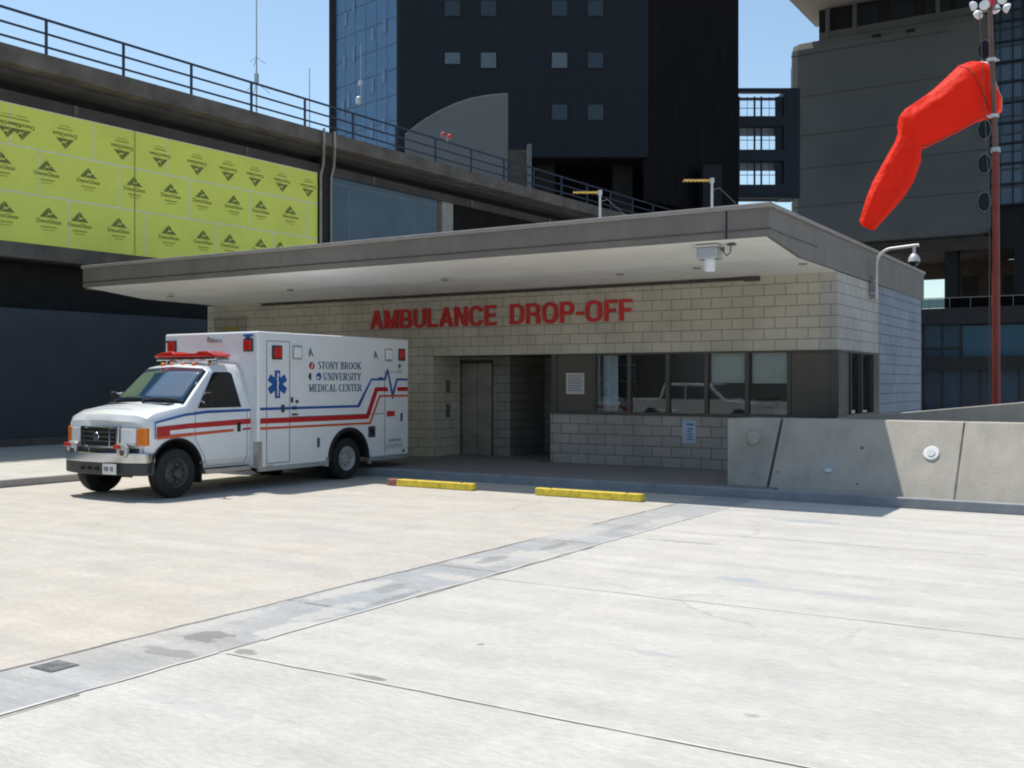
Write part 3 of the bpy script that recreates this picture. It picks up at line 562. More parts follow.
MB().lathe((RX+.84, gy+.07, 4.40), (0, 0, -1), [(0, .03), (.14, .03), (.16, .06), (.22, .10), (.30, .115)]).build('camera_housing', M['galv_light'], gc, smooth=40)
MB().lathe((RX+.84, gy+.07, 4.10), (0, 0, -1), [(0, .10), (.04, .09), (.08, .05), (.095, 0)]).build('dome', M['dark_glass'], gc, smooth=60)
# roof yagi antennas
def yagi(x, y, lab):
    t_ = thing('roof_antenna', lab, 'antenna', (x, y, zt-.05), TH, 'antennas on the canopy roof')
    MB().cyl((0, 0, 0), (0, 0, .98), .022).box((-.09, -.09, 0), (.09, .09, .03)).build('mast', M['galv_light'], t_, local=True)
    mb = MB().cyl((.0, 0, .97), (-.5, 0, .97), .014, n=8)
    mb.build('boom', M['yellow_paint'], t_, local=True)
    mb = MB()
    for k in range(7): mb.cyl((-.06-k*.072, -.13, .97), (-.06-k*.072, .13, .97), .008, n=6); mb.cyl((-.06-k*.072, 0, .94), (-.06-k*.072, 0, 1.0), .008, n=6)
    mb.build('elements', M['red_worn'], t_, local=True)
    MB().lathe((0, 0, .93), (0, 0, 1), [(0, 0), (0, .04), (.08, .04), (.08, 0)], 14).build('clamp', M['galv_light'], t_, local=True)
    MB().tube([(.02, 0, .80), (.14, .05, .85), (.5, .3, .6), (1.1, .6, .1), (1.2, .8, 0.0)], .006, 6).build('cable', M['steel_dark'], t_, local=True)
yagi(onY(600, 17.5), 17.5, 'yellow rod antenna on thin mast on the middle of the canopy roof')
yagi(onY(712, 17.5), 17.5, 'yellow rod antenna on thin mast near the right corner of the canopy roof')

# ================================================================== WHEEL STOPS
def wheel_stop(x0, x1, y, lab, worn):
    t_ = thing('wheel_stop', lab, 'wheel stop', ((x0+x1)/2, y, .006), 0, 'yellow wheel stops along the platform kerb')
    L = (x1-x0)/2; prof = [(-.08, 0), (.08, 0), (.06, .11), (-.06, .11)]
    mb = MB().prism([(-L+worn, p, z) for p, z in prof], (2*L-worn, 0, 0)); mb.build('painted_body', M['yellow_paint'], t_, .012, local=True)
    if worn: MB().prism([(-L, p*.97, z*.97) for p, z in prof], (worn-.002, 0, 0)).build('worn_end', M['red_worn'], t_, .01, local=True)
    mb = MB()
    for s in (-1, 1): mb.cyl((s*L*.72, 0, .105), (s*L*.72, 0, .125), .02, n=10)
    mb.build('bolt', M['steel_dark'], t_, local=True)
wy = 14.42
wheel_stop(onY(389, wy), onY(474.5, wy), wy, 'yellow wheel stop with worn reddish end, the one nearer the ambulance', .22)
wheel_stop(onY(537, wy), onY(643, wy), wy, 'yellow wheel stop fully painted, standing alone in front of the window wall', 0)

# ================================================================== BATTERED CONCRETE WALL
B0 = Vector((-5.37, 16.15, 0)); B1 = Vector((6.0, 16.15-.07*11.37, 0))
wu = (B1-B0).normalized(); wn = Vector((wu.y, -wu.x, 0)); L = (B1-B0).length; zt_w = 1.21
cw = thing('retaining_wall', 'long light grey battered concrete wall with leaning joints right of the building', 'wall', (0, 16.5, 0))
def seg(s0, s1, name, m, zt_=zt_w, set_=.68, th=.35, b=.012):
    a = B0+wu*s0; c = B0+wu*s1
    mb = MB(); pts = [(0, 0), (set_, zt_), (set_+th, zt_), (set_+th, 0)]
    mb.prism([a-wn*p+Vector((0, 0, z)) for p, z in pts], c-a); return mb.build(name, m, cw, b)
cuts = [0.0]
for px_ in (963,):
    # joint position at the top edge
    best = min((abs((512+FPX*((B0+wu*s-wn*.6).dot(RV)/(B0+wu*s-wn*.6).dot(FV)))-px_), s) for s in [k*.01 for k in range(0, 1100)])[1]; cuts.append(best)
cuts += [8.6, L]
for a, b in zip(cuts, cuts[1:]): seg(a+.012, b-.012, 'wall_panel', M['wall_conc'])
seg(0.02, L, 'joint_fill', M['joint_dark'], zt_w-.012, .70, .30, 0)
# warped end pier: vertical at its free end, battered where it meets the wall
P0 = B0-wu*.66; mb = MB()
a0 = P0-wn*.0; a1 = P0-wn*.02+Vector((0, 0, zt_w)); b0 = B0-wu*.035; b1 = B0-wu*.035-wn*.68+Vector((0, 0, zt_w))
k0 = P0-wn*1.0; k1 = k0+Vector((0, 0, zt_w)); c0 = B0-wu*.035-wn*1.0; c1 = c0+Vector((0, 0, zt_w))
mb.face([a0, b0, b1]); mb.face([a0, b1, a1]); mb.face([a0, a1, k1, k0]); mb.face([b0, c0, c1, b1]); mb.face([a1, b1, c1, k1]); mb.face([k0, k1, c1, c0]); mb.face([a0, k0, c0, b0])
mb.build('end_pier', M['pier_conc'], cw, .012)
def wall_pt(px, py):
    """point on the battered face seen at a pixel"""
    r = ray(px); dirv = Vector((r.x, r.y, (Y0-py)/FPX)); o = Vector((0, 0, H)); n_ = wn*zt_w+Vector((0, 0, .68)); n_.normalize()
    s = (B0-o).dot(n_)/dirv.dot(n_); return o+dirv*s, n_
for px_, py_, r_, m_, nm, lab in ((931.5, 453.5, .115, 'white', 'cap', None), (829, 470, .06, 'blue_sign', 'cap', None)):
    p, n_ = wall_pt(px_, py_)
    if r_ > .1:
        t_ = thing('round_cover', 'white round cover plate on the sunlit part of the concrete wall', 'cover', p); MB().lathe(p-n_*.005, n_, [(0, r_), (.02, r_), (.03, r_*.9), (.03, 0)]).build('disc', M['white'], t_, smooth=40); MB().lathe(p+n_*.024, n_, [(0, r_*.5), (.012, r_*.5), (.012, 0)]).build('boss', M['galv_light'], t_, smooth=40)
    else:
        t_ = thing('wall_outlet', 'small pale blue outlet box low on the shaded part of the concrete wall', 'outlet', p); MB().box((p.x-.075, p.y-.045, p.z-.045), (p.x+.075, p.y+.03, p.z+.045)).build('box', M['blue_sign'], t_, .01); MB().box((p.x-.04, p.y-.052, p.z-.02), (p.x+.04, p.y-.045, p.z+.02)).build('flap', M['white'], t_)
p = P0+wu*.33-wn*.27+Vector((0, 0, .90)); q = wn
t_ = thing('round_cover', 'grey round cover plate on the end pier of the concrete wall', 'cover', p); MB().lathe(p-q*.06, q, [(0, .115), (.085, .115), (.10, .10), (.10, 0)]).build('disc', M['pier_conc'], t_, smooth=40)
hl = MB()
for px_, py_ in ((862, 448), (778, 472), (857, 484)):
    p, n_ = wall_pt(px_, py_); hl.cyl(p-n_*.01, p+n_*.003, .025 if px_ == 862 else .015, n=12)
hl.build('form_hole', M['steel_dark'], cw)
# rising ramp parapet behind
rp = MB(); Q0 = Vector((-5.2, 18.35, 0)); Q1 = Vector((8.5, 15.95, 0)); uu = (Q1-Q0).normalized(); nn = Vector((uu.y, -uu.x, 0)); LL = (Q1-Q0).length
for k in range(1):
    mb = rp; z_a, z_b = 1.14, 1.14+LL*.105
    A = [Q0, Q0+Vector((0, 0, z_a)), Q1+Vector((0, 0, z_b)), Q1]
    mb.prism(A, -nn*.35)
pw = rp.build('ramp_parapet', M['wall_conc'], bevel=.015); tag(pw, 'sloping concrete parapet rising to the right behind the battered wall', 'wall')

# ================================================================== WINDSOCK AND POLE
D = 19.0
pb = far(996.5, 382, D); pt = far(990, 382, D)
pole = thing('windsock_pole', 'tall pole, red below and grey above, with a crown of white lamps', 'pole', (pb.x, pb.y, 0))
def pp_(px, py): return far(px, py, D)
base = far(996.5, 420, D); base.z = 0
MB().cyl(base, pp_(995.6, 150), .075, .062, 16).build('red_pole_section', M['red_pole'], pole, smooth=40)
MB().cyl(pp_(995.6, 152), pp_(990, 8), .05, .042, 14).build('grey_pole_section', M['grey_pole'], pole, smooth=40)
for py in (60, 116): MB().lathe(pp_(992 if py == 60 else 993.5, py), (0, 0, 1), [(-.03, 0), (-.03, .075), (.03, .075), (.03, 0)]).cyl(pp_(987, py), pp_(999, py), .02).build('bracket', M['galv_light'], pole)
MB().lathe(pp_(995.6, 150), (0, 0, 1), [(-.04, 0), (-.04, .085), (.04, .08), (.04, 0)]).build('pole_collar', M['galv'], pole)
MB().tube([base+Vector((-.11, -.05, 0)), pp_(989.5, 200), pp_(982, 60), pp_(979.5, 14)], .008, 6).build('halyard', M['grey_pole'], pole)
cr = MB(); top = pp_(990, 10)
lamps = []
for k in range(6):
    a = 2*math.pi*k/6+.35; e = top+Vector((math.cos(a)*.27, math.sin(a)*.27, .10 if k % 2 else .02)); cr.cyl(top, e, .014, n=8); lamps.append(e)
cr.build('lamp_bracket', M['steel_dark'], pole)
for e in lamps:
    d_ = (e-top); d_.z = -.1; d_.normalize(); MB().lathe(e, d_, [(-.05, 0), (-.05, .04), (0, .085), (.05, .085), (.06, .05), (.06, 0)], 14).build('lamp', M['lens_w'], pole, smooth=50)
MB().lathe(pp_(992, 7), (0, 0, 1), [(0, 0), (0, .06), (.12, .06), (.18, .04), (.2, 0)], 14).build('red_beacon', M['lens_red'], pole, smooth=50)
# the sock
def sock():
    t_ = thing('windsock', 'bright orange-red windsock hanging bent from the pole', 'windsock', pp_(985, 90))
    secs = [  # centre px, py, half across, half in depth (all px at the pole's distance), travel angle
        (990, 90, 28, 26, 160), (984, 90.5, 30, 27, 156), (974, 94, 29.5, 26, 152), (960, 102, 26, 25, 148), (944, 112, 24, 22, 148), (929, 121, 22.5, 20, 149), (914, 129.5, 21, 18, 150), (908, 133, 18.5, 16, 148),
        (908.5, 138, 13, 13, 128), (907, 146, 12.5, 13, 112), (903.5, 157, 15, 13, 112), (895.5, 175, 16.5, 12, 116), (887, 190, 16, 11, 120), (878, 205, 13, 9.5, 122), (866.5, 225.5, 8.2, 7, 124)]
    nseg = 48; rows = []; rnd = random.Random(3); ph = [rnd.random()*6 for _ in range(8)]
    kk = D/FPX
    for j, (cx, cy, a, b, ang) in enumerate(secs):
        c = far(cx-(4 if j < 3 else 2 if j == 3 else 0), cy, D+.62-.05*j); t = math.radians(ang); nx, ny = -math.sin(t), math.cos(t)   # across direction in picture
        u = (RV*nx+Vector((0, 0, -ny))); row = []
        for k in range(nseg):
            q = 2*math.pi*k/nseg
            cr_ = 1+.10*math.cos(3*(q-3.6))+.035*math.sin(5*q+j*.5)+.016*rnd.uniform(-1, 1)+.028*math.sin(9*q+j*.55+ph[2])*min(1, .3+.09*j)+.02*math.sin(14*q-j*.9)+(.05*math.sin(2*q+1) if j > 8 else 0)
            row.append(c+u*(a*kk*math.cos(q)*cr_)+FV*(b*kk*math.sin(q)*cr_))
        rows.append(row)
    inner = []
    mb = MB(); mb.grid(rows, close=True); sk = mb.build('sock_cloth', M['cloth'], t_, smooth=50)
    sk.data.set_sharp_from_angle(angle=math.radians(32))
    ring = MB(); ring.tube([rows[0][k]*1.0 for k in list(range(nseg))+[0]], .012, 6); ring.build('mouth_hoop', M['galv'], t_)
    # seam bands: gathered stitching along the top and across
    sm = MB(); sm.tube([rows[2][k % nseg]*1.0 for k in range(nseg+1)], .016, 5); sm.build('seam', M['cloth_seam'], t_)
    sm = MB(); sm.tube([rows[j][28] for j in range(2, 8)], .015, 5); sm.build('seam', M['cloth_seam'], t_)
    ca = MB(); 
    for k in (0, 12, 24, 36): ca.cyl(rows[0][k], pp_(992.5, 90), .004, n=5)
    ca.build('bridle', M['galv'], t_)
sock()

# ================================================================== LEFT RAMP BUILDING
B = Vector((-25.4, 15.9, 0)); bu = Vector((.045, .999, 0)).normalized(); bn = Vector((bu.y, -bu.x, 0))
XL = Matrix.Translation(B) @ Matrix(((bu.x, bn.x, 0, 0), (bu.y, bn.y, 0, 0), (0, 0, 1, 0), (0, 0, 0, 1)))   # local (s, off, z)
def lbox(mb, a, b): mb.X = XL; mb.box(a, b); mb.X = None; return mb
def LS(px, off=0):                                             # s on plane at offset
    o = B+bn*off; r = ray(px); den = r.x*bu.y-r.y*bu.x; return (o.x*r.y-o.y*r.x)/den*-1 if False else ((r.x*(-o.y)+r.y*o.x)/den*-1)
def LSs(px, off=0):
    o = B+bn*off; r = ray(px)                                  # solve t*r = o + s*bu
    det = -r.x*bu.y+r.y*bu.x; t = (-o.x*bu.y+o.y*bu.x)/det; s = (r.x*o.y-r.y*o.x)/det*1.0
    P = Vector((r.x*t, r.y*t, 0)); return (P-o).dot(bu), P
def LZ(px, py, off=0): s, P = LSs(px, off); return H+(Y0-py)/FPX*P.dot(FV)
rb = thing('ramp_building', 'long dark concrete parking ramp building with overhanging deck behind the ambulance', 'building', B)
s_end = 60; s_beg = -34
box_ = lambda nm, m, a, b, bev=0: lbox(MB(), a, b).build(nm, m, rb, bev)
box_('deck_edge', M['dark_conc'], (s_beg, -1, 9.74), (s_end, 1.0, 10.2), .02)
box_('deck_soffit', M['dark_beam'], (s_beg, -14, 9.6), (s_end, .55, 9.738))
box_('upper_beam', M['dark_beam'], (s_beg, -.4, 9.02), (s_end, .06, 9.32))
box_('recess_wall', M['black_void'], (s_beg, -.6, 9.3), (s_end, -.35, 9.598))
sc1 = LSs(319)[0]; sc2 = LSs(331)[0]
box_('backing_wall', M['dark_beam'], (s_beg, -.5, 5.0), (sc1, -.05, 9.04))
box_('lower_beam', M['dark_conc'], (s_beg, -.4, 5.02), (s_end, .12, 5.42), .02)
box_('recess_wall', M['black_void'], (s_beg, -1.6, 3.702), (s_end, -1.4, 5.048))  # black strip stands in for the shade under the overhanging beam
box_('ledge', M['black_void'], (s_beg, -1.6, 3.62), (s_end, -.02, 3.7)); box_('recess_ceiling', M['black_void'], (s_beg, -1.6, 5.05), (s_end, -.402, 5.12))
box_('lower_wall', M['shaded_wall'], (s_beg, -.5, 0), (s_end, 0, 3.72))
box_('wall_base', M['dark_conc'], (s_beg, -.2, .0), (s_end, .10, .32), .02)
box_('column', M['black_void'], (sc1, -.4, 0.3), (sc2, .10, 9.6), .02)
for px_ in (320.5, 331):
    s_ = LSs(px_, .16)[0]; mb = MB(); mb.X = XL; mb.tube([(s_, .17, 5.4), (s_, .17, 8.9), (s_, .3, 9.3), (s_-.75, 1.07, 9.72), (s_-.75, 1.07, 10.25)], .045); mb.X = None; mb.build('drain_pipe', M['pipe'], rb, smooth=40)
# glazed bay to the right of the column
sg = LSs(438)[0]; zg = LZ(333, 196, -.05)
box_('bay_glass', block_mat('bay_glass', (.05, .082, .115), (.06, .095, .13), (.085, .12, .15), 3.6, 2.2, 0, 0, .03, .5, 0, False, .3), (sc2, -.3, 5.0), (sg, -.05, 9.02))
box_('bay_post', M['pipe'], (sg+.3, -.3, 5.0), (sg+1.0, -.02, 9.02))
box_('bay_wall', M['tower_brown'], (sg+1.0, -.3, 5.0), (sg+9, -.08, 9.02))
rz_ = MB(); rz_.X = XL
for k in range(14): rz_.box((s_beg+6*k, -.05, 9.05), (s_beg+6*k+.12, .10, 9.32))
rz_.X = None; rz_.build('bracket', M['dark_conc'], rb)
# guard rail
gr = thing('guard_rail', 'dark blue three-bar steel guard rail along the top of the ramp deck', 'railing', B+bn*.8+Vector((0, 0, 10.2)))
mb = MB(); mb.X = XL
for z in (10.42, 10.76, 11.12): mb.cyl((s_beg, .88, z), (s_end, .88, z), .032 if z < 11 else .038, n=8)
mb.X = None; mb.build('rail_bar', M['rail'], gr)
s0 = LSs(46.2, .88)[0]; k = -7
while s0+k*2.28 < s_end:
    mb = MB(); mb.X = XL; s_ = s0+k*2.28; mb.box((s_-.028, .85, 10.2), (s_+.028, .91, 11.12)); mb.X = None
    if s_ > s_beg: mb.build('rail_post', M['rail'], gr)
    k += 1
rl = thing('signal_lamp', 'small red twin lamp on the guard rail of the ramp deck', 'lamp', XL @ Vector((LSs(446.5, .88)[0], .88, 11.1)))
s_, P_ = LSs(446.5, .88); mb = MB(); mb.X = XL; mb.box((s_-.05, .84, 11.12), (s_+.05, .92, 11.3)); mb.X = None; mb.build('base', M['pipe'], rl)
for d_ in (-.2, .2): mb = MB(); mb.X = XL; mb.lathe((s_+d_, .88, 11.36), (0, 0, 1), [(-.08, 0), (-.08, .08), (.04, .10), (.08, .07), (.10, 0)], 12); mb.X = None; mb.build('lens', M['lens_red'], rl, smooth=50)
# yellow sheathing board
ys = thing('yellow_sheathing', 'yellow-green gypsum sheathing boards with dark printed logos on the ramp building', 'cladding', XL @ Vector((0, 0, 5.4)))
se = LSs(317.5, .08)[0]; zr = [5.43, 6.72, 7.92, 9.0]
ybx = lambda nm, m, a, b: lbox(MB(), a, b).build(nm, m, ys)
ybx('board', M['sheathing'], (s_beg, 0.0, 5.43), (se, .08, 9.0))
mb = MB(); mb.X = XL
for z in zr[1:3]: mb.box((s_beg, .08, z-.022), (se, .086, z+.022))
mb.box((s_beg, .08, 8.97), (se, .088, 9.0))
for row, pxs in ((2, (10, 93.5, 167, 283)), (1, (-60, 39.5, 119, 190, 250, 306)), (0, (-30, 69, 145, 216, 272))):
    for px_ in pxs: s_ = LSs(px_, .08)[0]; mb.box((s_-.018, .08, zr[row]+.022), (s_+.018, .0855, zr[row+1]-.022))
mb.X = None; mb.build('seam_tape', M['seam'], ys)
s_ = LSs(134.5, .08)[0]; mb = MB(); mb.X = XL; mb.cyl((s_, .1, 5.45), (s_, .1, 9.0), .008, n=6); mb.X = None; mb.build('hanging_wire', M['print'], ys)
# one logo mesh, copied
mb = MB()
mb.face([(-.27, 0, .10), (-.12, 0, .10), (-.03, 0, .20), (-.03, 0, .30), (-.02, 0, .37)]); mb.face([(-.10, 0, .10), (.27, 0, .10), (.12, 0, .235), (.06, 0, .17), (-.03, 0, .17)]); mb.face([(-.01, 0, .38), (-.015, 0, .24), (.05, 0, .21), (.10, 0, .255)])
text_mb(mb, 'DensGlass', (-.36, 0, -.05), (1, 0, 0), (0, 0, 1), .11, .72, bold=.01)
mb.mi = 1
[mb.box((-.22+k_*.05, -.0005, -.18), (-.185+k_*.05, .0005, -.14)) for k_ in range(9)]; mb.box((-.16, -.0005, -.25), (.16, .0005, -.232))
logo = None
def place_logo(px, row, flip):
    global logo
    s_ = LSs(px, .088)[0]; zc = (zr[row]+zr[row+1])/2+(0.0 if not flip else .0)
    if logo is None:
        me = bpy.data.meshes.new('printed_logo'); me.from_pydata(mb.v, [], mb.f); me.materials.append(M['print']); me.materials.append(M['print_faint'])
        for p, k2 in zip(me.polygons, mb.m): p.material_index = k2
        o = bpy.data.objects.new('printed_logo', me); logo = o
    else: o = logo.copy()
    sc.collection.objects.link(o); o.parent = ys
    p = XL @ Vector((s_, .092, zc)); ang = math.atan2(bu.y, bu.x)
    Mx = Matrix.Translation(p-worg(ys)) @ Matrix.Rotation(ang, 4, 'Z') @ (Matrix.Rotation(math.pi, 4, 'Y') if flip else Matrix.Identity(4)) @ Matrix.Scale(.98, 4)
    o.matrix_basis = Mx
for px_ in (-28, 7, 21.6, 65, 122, 160, 197, 228, 255, 282, 308): place_logo(px_, 2, True)
for px_ in (-25, 1.7, 47, 88.6, 134.5, 171, 202.5, 234, 261, 290.5): place_logo(px_, 1, False)
for px_ in (-35, 5, 49, 80, 119, 169, 203.5, 230, 261, 280.5): place_logo(px_, 0, False)
# masts on the deck beyond
def mast(px, dd, ptop, lab, r=.03, arms=()):
    p = far(px, 382, dd); t_ = thing('radio_mast', lab, 'antenna', (p.x, p.y, 10.2), TH, 'thin radio masts behind the deck rail')
    zt_ = far(px, ptop, dd).z-10.2
    MB().cyl((0, 0, 0), (0, 0, zt_), r, r*.45, 8).build('mast_tube', M['galv'], t_, local=True)
    mb = MB(); mb.lathe((0, 0, zt_*.52), (0, 0, 1), [(-.2, 0), (-.2, r*2), (.2, r*2), (.2, 0)], 8)
    for z, l in arms:
        for a in (0, 2.1, 4.2): mb.cyl((0, 0, z*zt_), (math.cos(a)*l, math.sin(a)*l, z*zt_-l*.8), .012, n=5)
    mb.build('spokes', M['galv'], t_, local=True)
dkz = thing('ramp_roof', 'flat concrete roof deck top of the parking ramp', 'deck', XL @ Vector((10, -12, 10))); lbox(MB(), (s_beg, -24, 10.0), (s_end, -1.0, 10.19)).build('roof_surface', M['dark_conc'], dkz)
mast(256.5, 46, -25, 'tall thin whip mast with two sets of spokes left of the tower', .05, ((.36, .6), (.50, .6), (.62, .4)))
mast(309.5, 50, 68, 'short thin mast just left of the tower edge', .045, ((.55, .8),))

# ================================================================== HOSPITAL TOWER
DT = 85.0
tw = thing('glass_tower', 'dark octagonal glass-clad hospital tower with scattered small windows', 'building', FV*DT+RV*(12/FPX*DT), TH)
k = DT/FPX; xl = (401-512)*k-12*k; xr = (648-512)*k-12*k; zb = H+(382-157)*k; zt_t = 75
cl = .70
# local frame: x right, y away, origin at ground below px 524
def face_slab(nm, m, p, q, z0, z1, th=.5):
    p = Vector(p); q = Vector(q); d = q-p; ang = math.atan2(d.y, d.x); Lf = d.length
    o = MB().box((0, 0, z0), (Lf, th, z1)).build(nm, m, tw, local=True, loc=(p.x, p.y, 0), rotz=ang); return o, Lf
aL = 6.37; aR = 9.35
front, Lf = face_slab('front_facade', M['tower_dark'], (xl, 0), (xr, 0), zb, zt_t)
left, Ll = face_slab('left_facade', M['tower_sky_glass'], (xl-aL, aL), (xl-.35, .35), 10, zt_t)
box('corner_trim', M['black_void'], (xl-.35, .02, 10), (xl-.003, .5, zt_t), tw, local=True)
right, Lr = face_slab('right_facade', M['tower_brown'], (xr+.003, 0), (xr+aR, aR), zb-3.5, zt_t)
MB().prism([(xl-aL, aL+.5, zb), (xl+.4, .55, zb), (xr-.4, .55, zb), (xr+aR-.1, aR+.5, zb), (xr+aR, aR+24, zb), (xl-aL, aL+24, zb)], (0, 0, zt_t-zb-.1)).build('tower_core', M['tower_brown'], tw, local=True)
box('edge_fin', M['black_void'], (xl-aL-.55, aL-.1, 8), (xl-aL, aL+.6, zt_t), tw, local=True)
MB().prism([(xl+1, 6, 0), (xr-2, 6, 0), (xr+aR-2, aR+6, 0), (xr+aR-2, 26, 0), (xl+1, 26, 0)], (0, 0, zb)).build('lower_core', M['tower_brown'], tw, local=True)
cm = MB()
for x in (xr-9, xr-2.5, xr+5): cm.box((x, 3, 0), (x+1.6, 5, zb))
cm.build('column', M['black_void'], tw, local=True)
def win(x0, x1, y0, y1, m, parts=1):
    X0 = (x0-524)*k; X1 = (x1-524)*k; Z0 = H+(Y0-y1)*k; Z1 = H+(Y0-y0)*k
    f = MB(); f.box((X0-.07, -.05, Z0-.07), (X1+.07, .01, Z1+.07)); fo = f.build('window', M['black_void'], tw, local=True)
    g2 = MB().box((X0, -.08, Z0), (X1, -.05, Z1)).build('pane', M[m], fo, local=True)
for row, (y0, y1) in enumerate(((-50, -37), (1, 16), (53, 68), (105, 120))):
    for cx in (445, 481, 552, 588):
        if row == 3 and cx < 500: continue
        if row == 2 and cx == 588: m_ = 'tower_win_dim'
        elif row == 2: m_ = 'tower_win'
        else: m_ = 'tower_win_dim'
        win(cx, cx+15, y0, y1 if not (row == 2 and cx == 445) else 64, m_)
# small windows on the left face
for px_, y0, y1 in ((354, 2, 13), (346, 13, 26), (385, 19, 32), (373, 28, 42), (354, 47, 62), (344.5, 55, 70), (384, 70, 83), (373, 78, 93), (349, 95, 107), (343.5, 102, 115), (384, 119, 132), (372, 122, 140)):
    # intersect with left face: x = xl - a, y = a
    t = (px_-512)/FPX; a = (-12*k+0 - 0) ; a = ((401-512)*k-DT*t)/(1+t); s_ = (aL-a)*math.sqrt(2); dd = DT+a; z0_, z1_ = H+(Y0-y1)*dd/FPX, H+(Y0-y0)*dd/FPX
    fo = MB().box((s_-.2, -.06, z0_), (s_+.2, .01, z1_)).build('window', M['tower_win_blue'], left, local=True)
# flat triangles
lp = thing('facade_cable_lamp', 'two pale lamps on a cable in front of the blue tower face', 'lamp', far(360, 120, 76)); MB().tube([far(361, 45, 76), far(361, 100, 76)], .03, 6).build('cable', M['galv'], lp)
MB().lathe(far(360.5, 83, 76), (0, 0, 1), [(-.2, 0), (-.2, .16), (.15, .16), (.2, 0)], 10).build('lamp_head', M['galv_light'], lp)
MB().lathe(far(358.5, 100, 76), (0, 0, 1), [(-.3, 0), (-.3, .2), (.15, .2), (.3, 0)], 10).build('lamp_head', M['galv_light'], lp)
# curved concrete shell wall in front of the tower
DD = 70.0; cs = thing('curved_concrete_wall', 'grey concrete wall with quarter-round top edge in front of the dark tower', 'wall', FV*DD+RV*((458-512)/FPX*DD), TH)
kd = DD/FPX; arc = [(405, 134), (412, 128), (425, 118.5), (440, 110), (455, 103), (470, 98), (485, 95), (498, 93.5), (508, 93)]
poly = [((x-458)*kd, 0, H+(Y0-y)*kd) for x, y in arc]; poly = [((405-458)*kd, 0, 8)]+poly+[((508-458)*kd, 0, 8)]
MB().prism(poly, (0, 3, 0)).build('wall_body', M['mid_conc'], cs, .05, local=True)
MB().box(((508.5-458)*kd, .5, 8), ((527-458)*kd, 3, H+(Y0-148)*kd)).build('dark_pier', M['dark_conc'], cs, local=True); MB().box(((527-458)*kd, -.6, 8), ((531.5-458)*kd, 3.2, H+(Y0-146)*kd)).build('pier_fin', M['mid_conc'], cs, local=True)

# ================================================================== LINK BRIDGE
DL = 118.0; kl = DL/FPX
lk = thing('link_bridge', 'dark three-storey glazed link bridge with sky showing through its windows', 'bridge', FV*DL+RV*((765-512)*kl), TH)
def lx(px): return (px-765)*kl
def lz(py): return H+(Y0-py)*kl
mb = MB(); yb, yf = 3.0, 0
for a, b in ((88, 92), (116, 126), (149.5, 161), (184.5, 198)):
    mb.box((lx(735), 0, lz(b)), (lx(800), .8, lz(a))); mb.box((lx(735), 3.4, lz(b)+.3), (lx(800), 4.2, lz(a)-.3))
for a, b in ((184.5, 186),): mb.box((lx(735), .8, lz(190)), (lx(800), 3.4, lz(186)))
mb.box((lx(784), .01, lz(196)), (lx(800), 4.1, lz(90))); mb.build('bridge_frame', M['link_dark'], lk, local=True)
mb = MB()
for a, b in ((96, 116), (126, 150), (161, 185)):
    for x, w2 in ((738.5, .2), (747.5, .05), (754, .22), (760.8, .22), (769.5, .05)): mb.box((lx(x), .2, lz(b)), (lx(x)+w2, .25, lz(a)))
    mb.box((lx(738), .2, lz((a+b)/2+2)), (lx(785), .25, lz((a+b)/2+2)+.07)); mb.box((lx(776), .3, lz(b)), (lx(785), .5, lz(a)))
mb.build('window_bars', M['link_dark'], lk, local=True)
mb = MB()
for a in (126, 161): mb.box((lx(738), 1.0, lz(a+8)), (lx(783), 1.1, lz(a)))
mb.build('window_blind', M['bridge_blind'], lk, local=True)

# ================================================================== RIGHT CONCRETE BUILDING
BY = 123.5; bl = onY(788.6, BY); br_ = onY(990, BY); zb_ = zat(238, onY(945, BY), BY); zt_ = 42.0
cb = thing('concrete_block_building', 'huge windowless grey concrete hospital block raised on columns behind the windsock', 'building', (bl+15, BY, 0))
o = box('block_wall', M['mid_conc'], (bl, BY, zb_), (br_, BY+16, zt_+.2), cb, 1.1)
gl = MB()
for py in (85, 125.5, 160, 200): z = zat(py, onY(890, BY), BY); gl.box((bl+.6, BY-.02, z), (br_-.3, BY-.004, z+.10))
gl.box((bl+.3, BY-.06, zt_-1.6), (br_-4, BY-.004, zt_-1.5)); gl.build('panel_joint', mat('faint_joint', (.10, .10, .10), .9), cb)
vt = MB(); 
for px_, py in ((877, 36), (911, 31)): x = onY(px_, BY); z = zat(py, x, BY); vt.box((x-.45, BY-.3, z-.12), (x+.45, BY-.004, z+.15))
vt.build('roof_scupper', M['black_void'], cb)
for py in (15, 50, 90, 130, 164, 202):
    x = onY(984.5, BY); z = zat(py, x, BY)
    if py == 15: continue
    ring = MB(); ring.lathe((x, BY, z), (0, -1, 0), [(-.01, 0), (-.01, 1.15), (.12, 1.15), (.12, 1.02)], 24); ring.v = [Vector((x+(v_.x-x)*.62, v_.y, v_.z)) for v_ in ring.v]; ro = ring.build('round_window', M['pale_rim'], cb)
    pn = MB().lathe((x, BY-.05, z), (0, -1, 0), [(0, 0), (0, 1.03), (.08, 1.02), (.08, 0)], 24); pn.v = [Vector((x+(v_.x-x)*.62, v_.y, v_.z)) for v_ in pn.v]; pn.build('pane', M['link_dark'], ro)
ww = MB(); x = bl; ww.box((bl-.03, BY+1.0, zat(87, bl, BY)), (bl+.02, BY+3.5, zat(66, bl, BY))); ww.build('end_window', M['tower_win_blue'], cb)
rw = MB(); xs_ = onY(819, 125.4); rw.box((xs_, 125.4, 42.2), (onY(992, 125.4), 130, 46)); rw.build('recessed_storey', M['black_void'], cb)
mb = MB()
for px_ in (826, 853, 936): x = onY(px_, 125.2); mb.box((x, 124.9, 42.2), (x+.45, 125.35, 46))
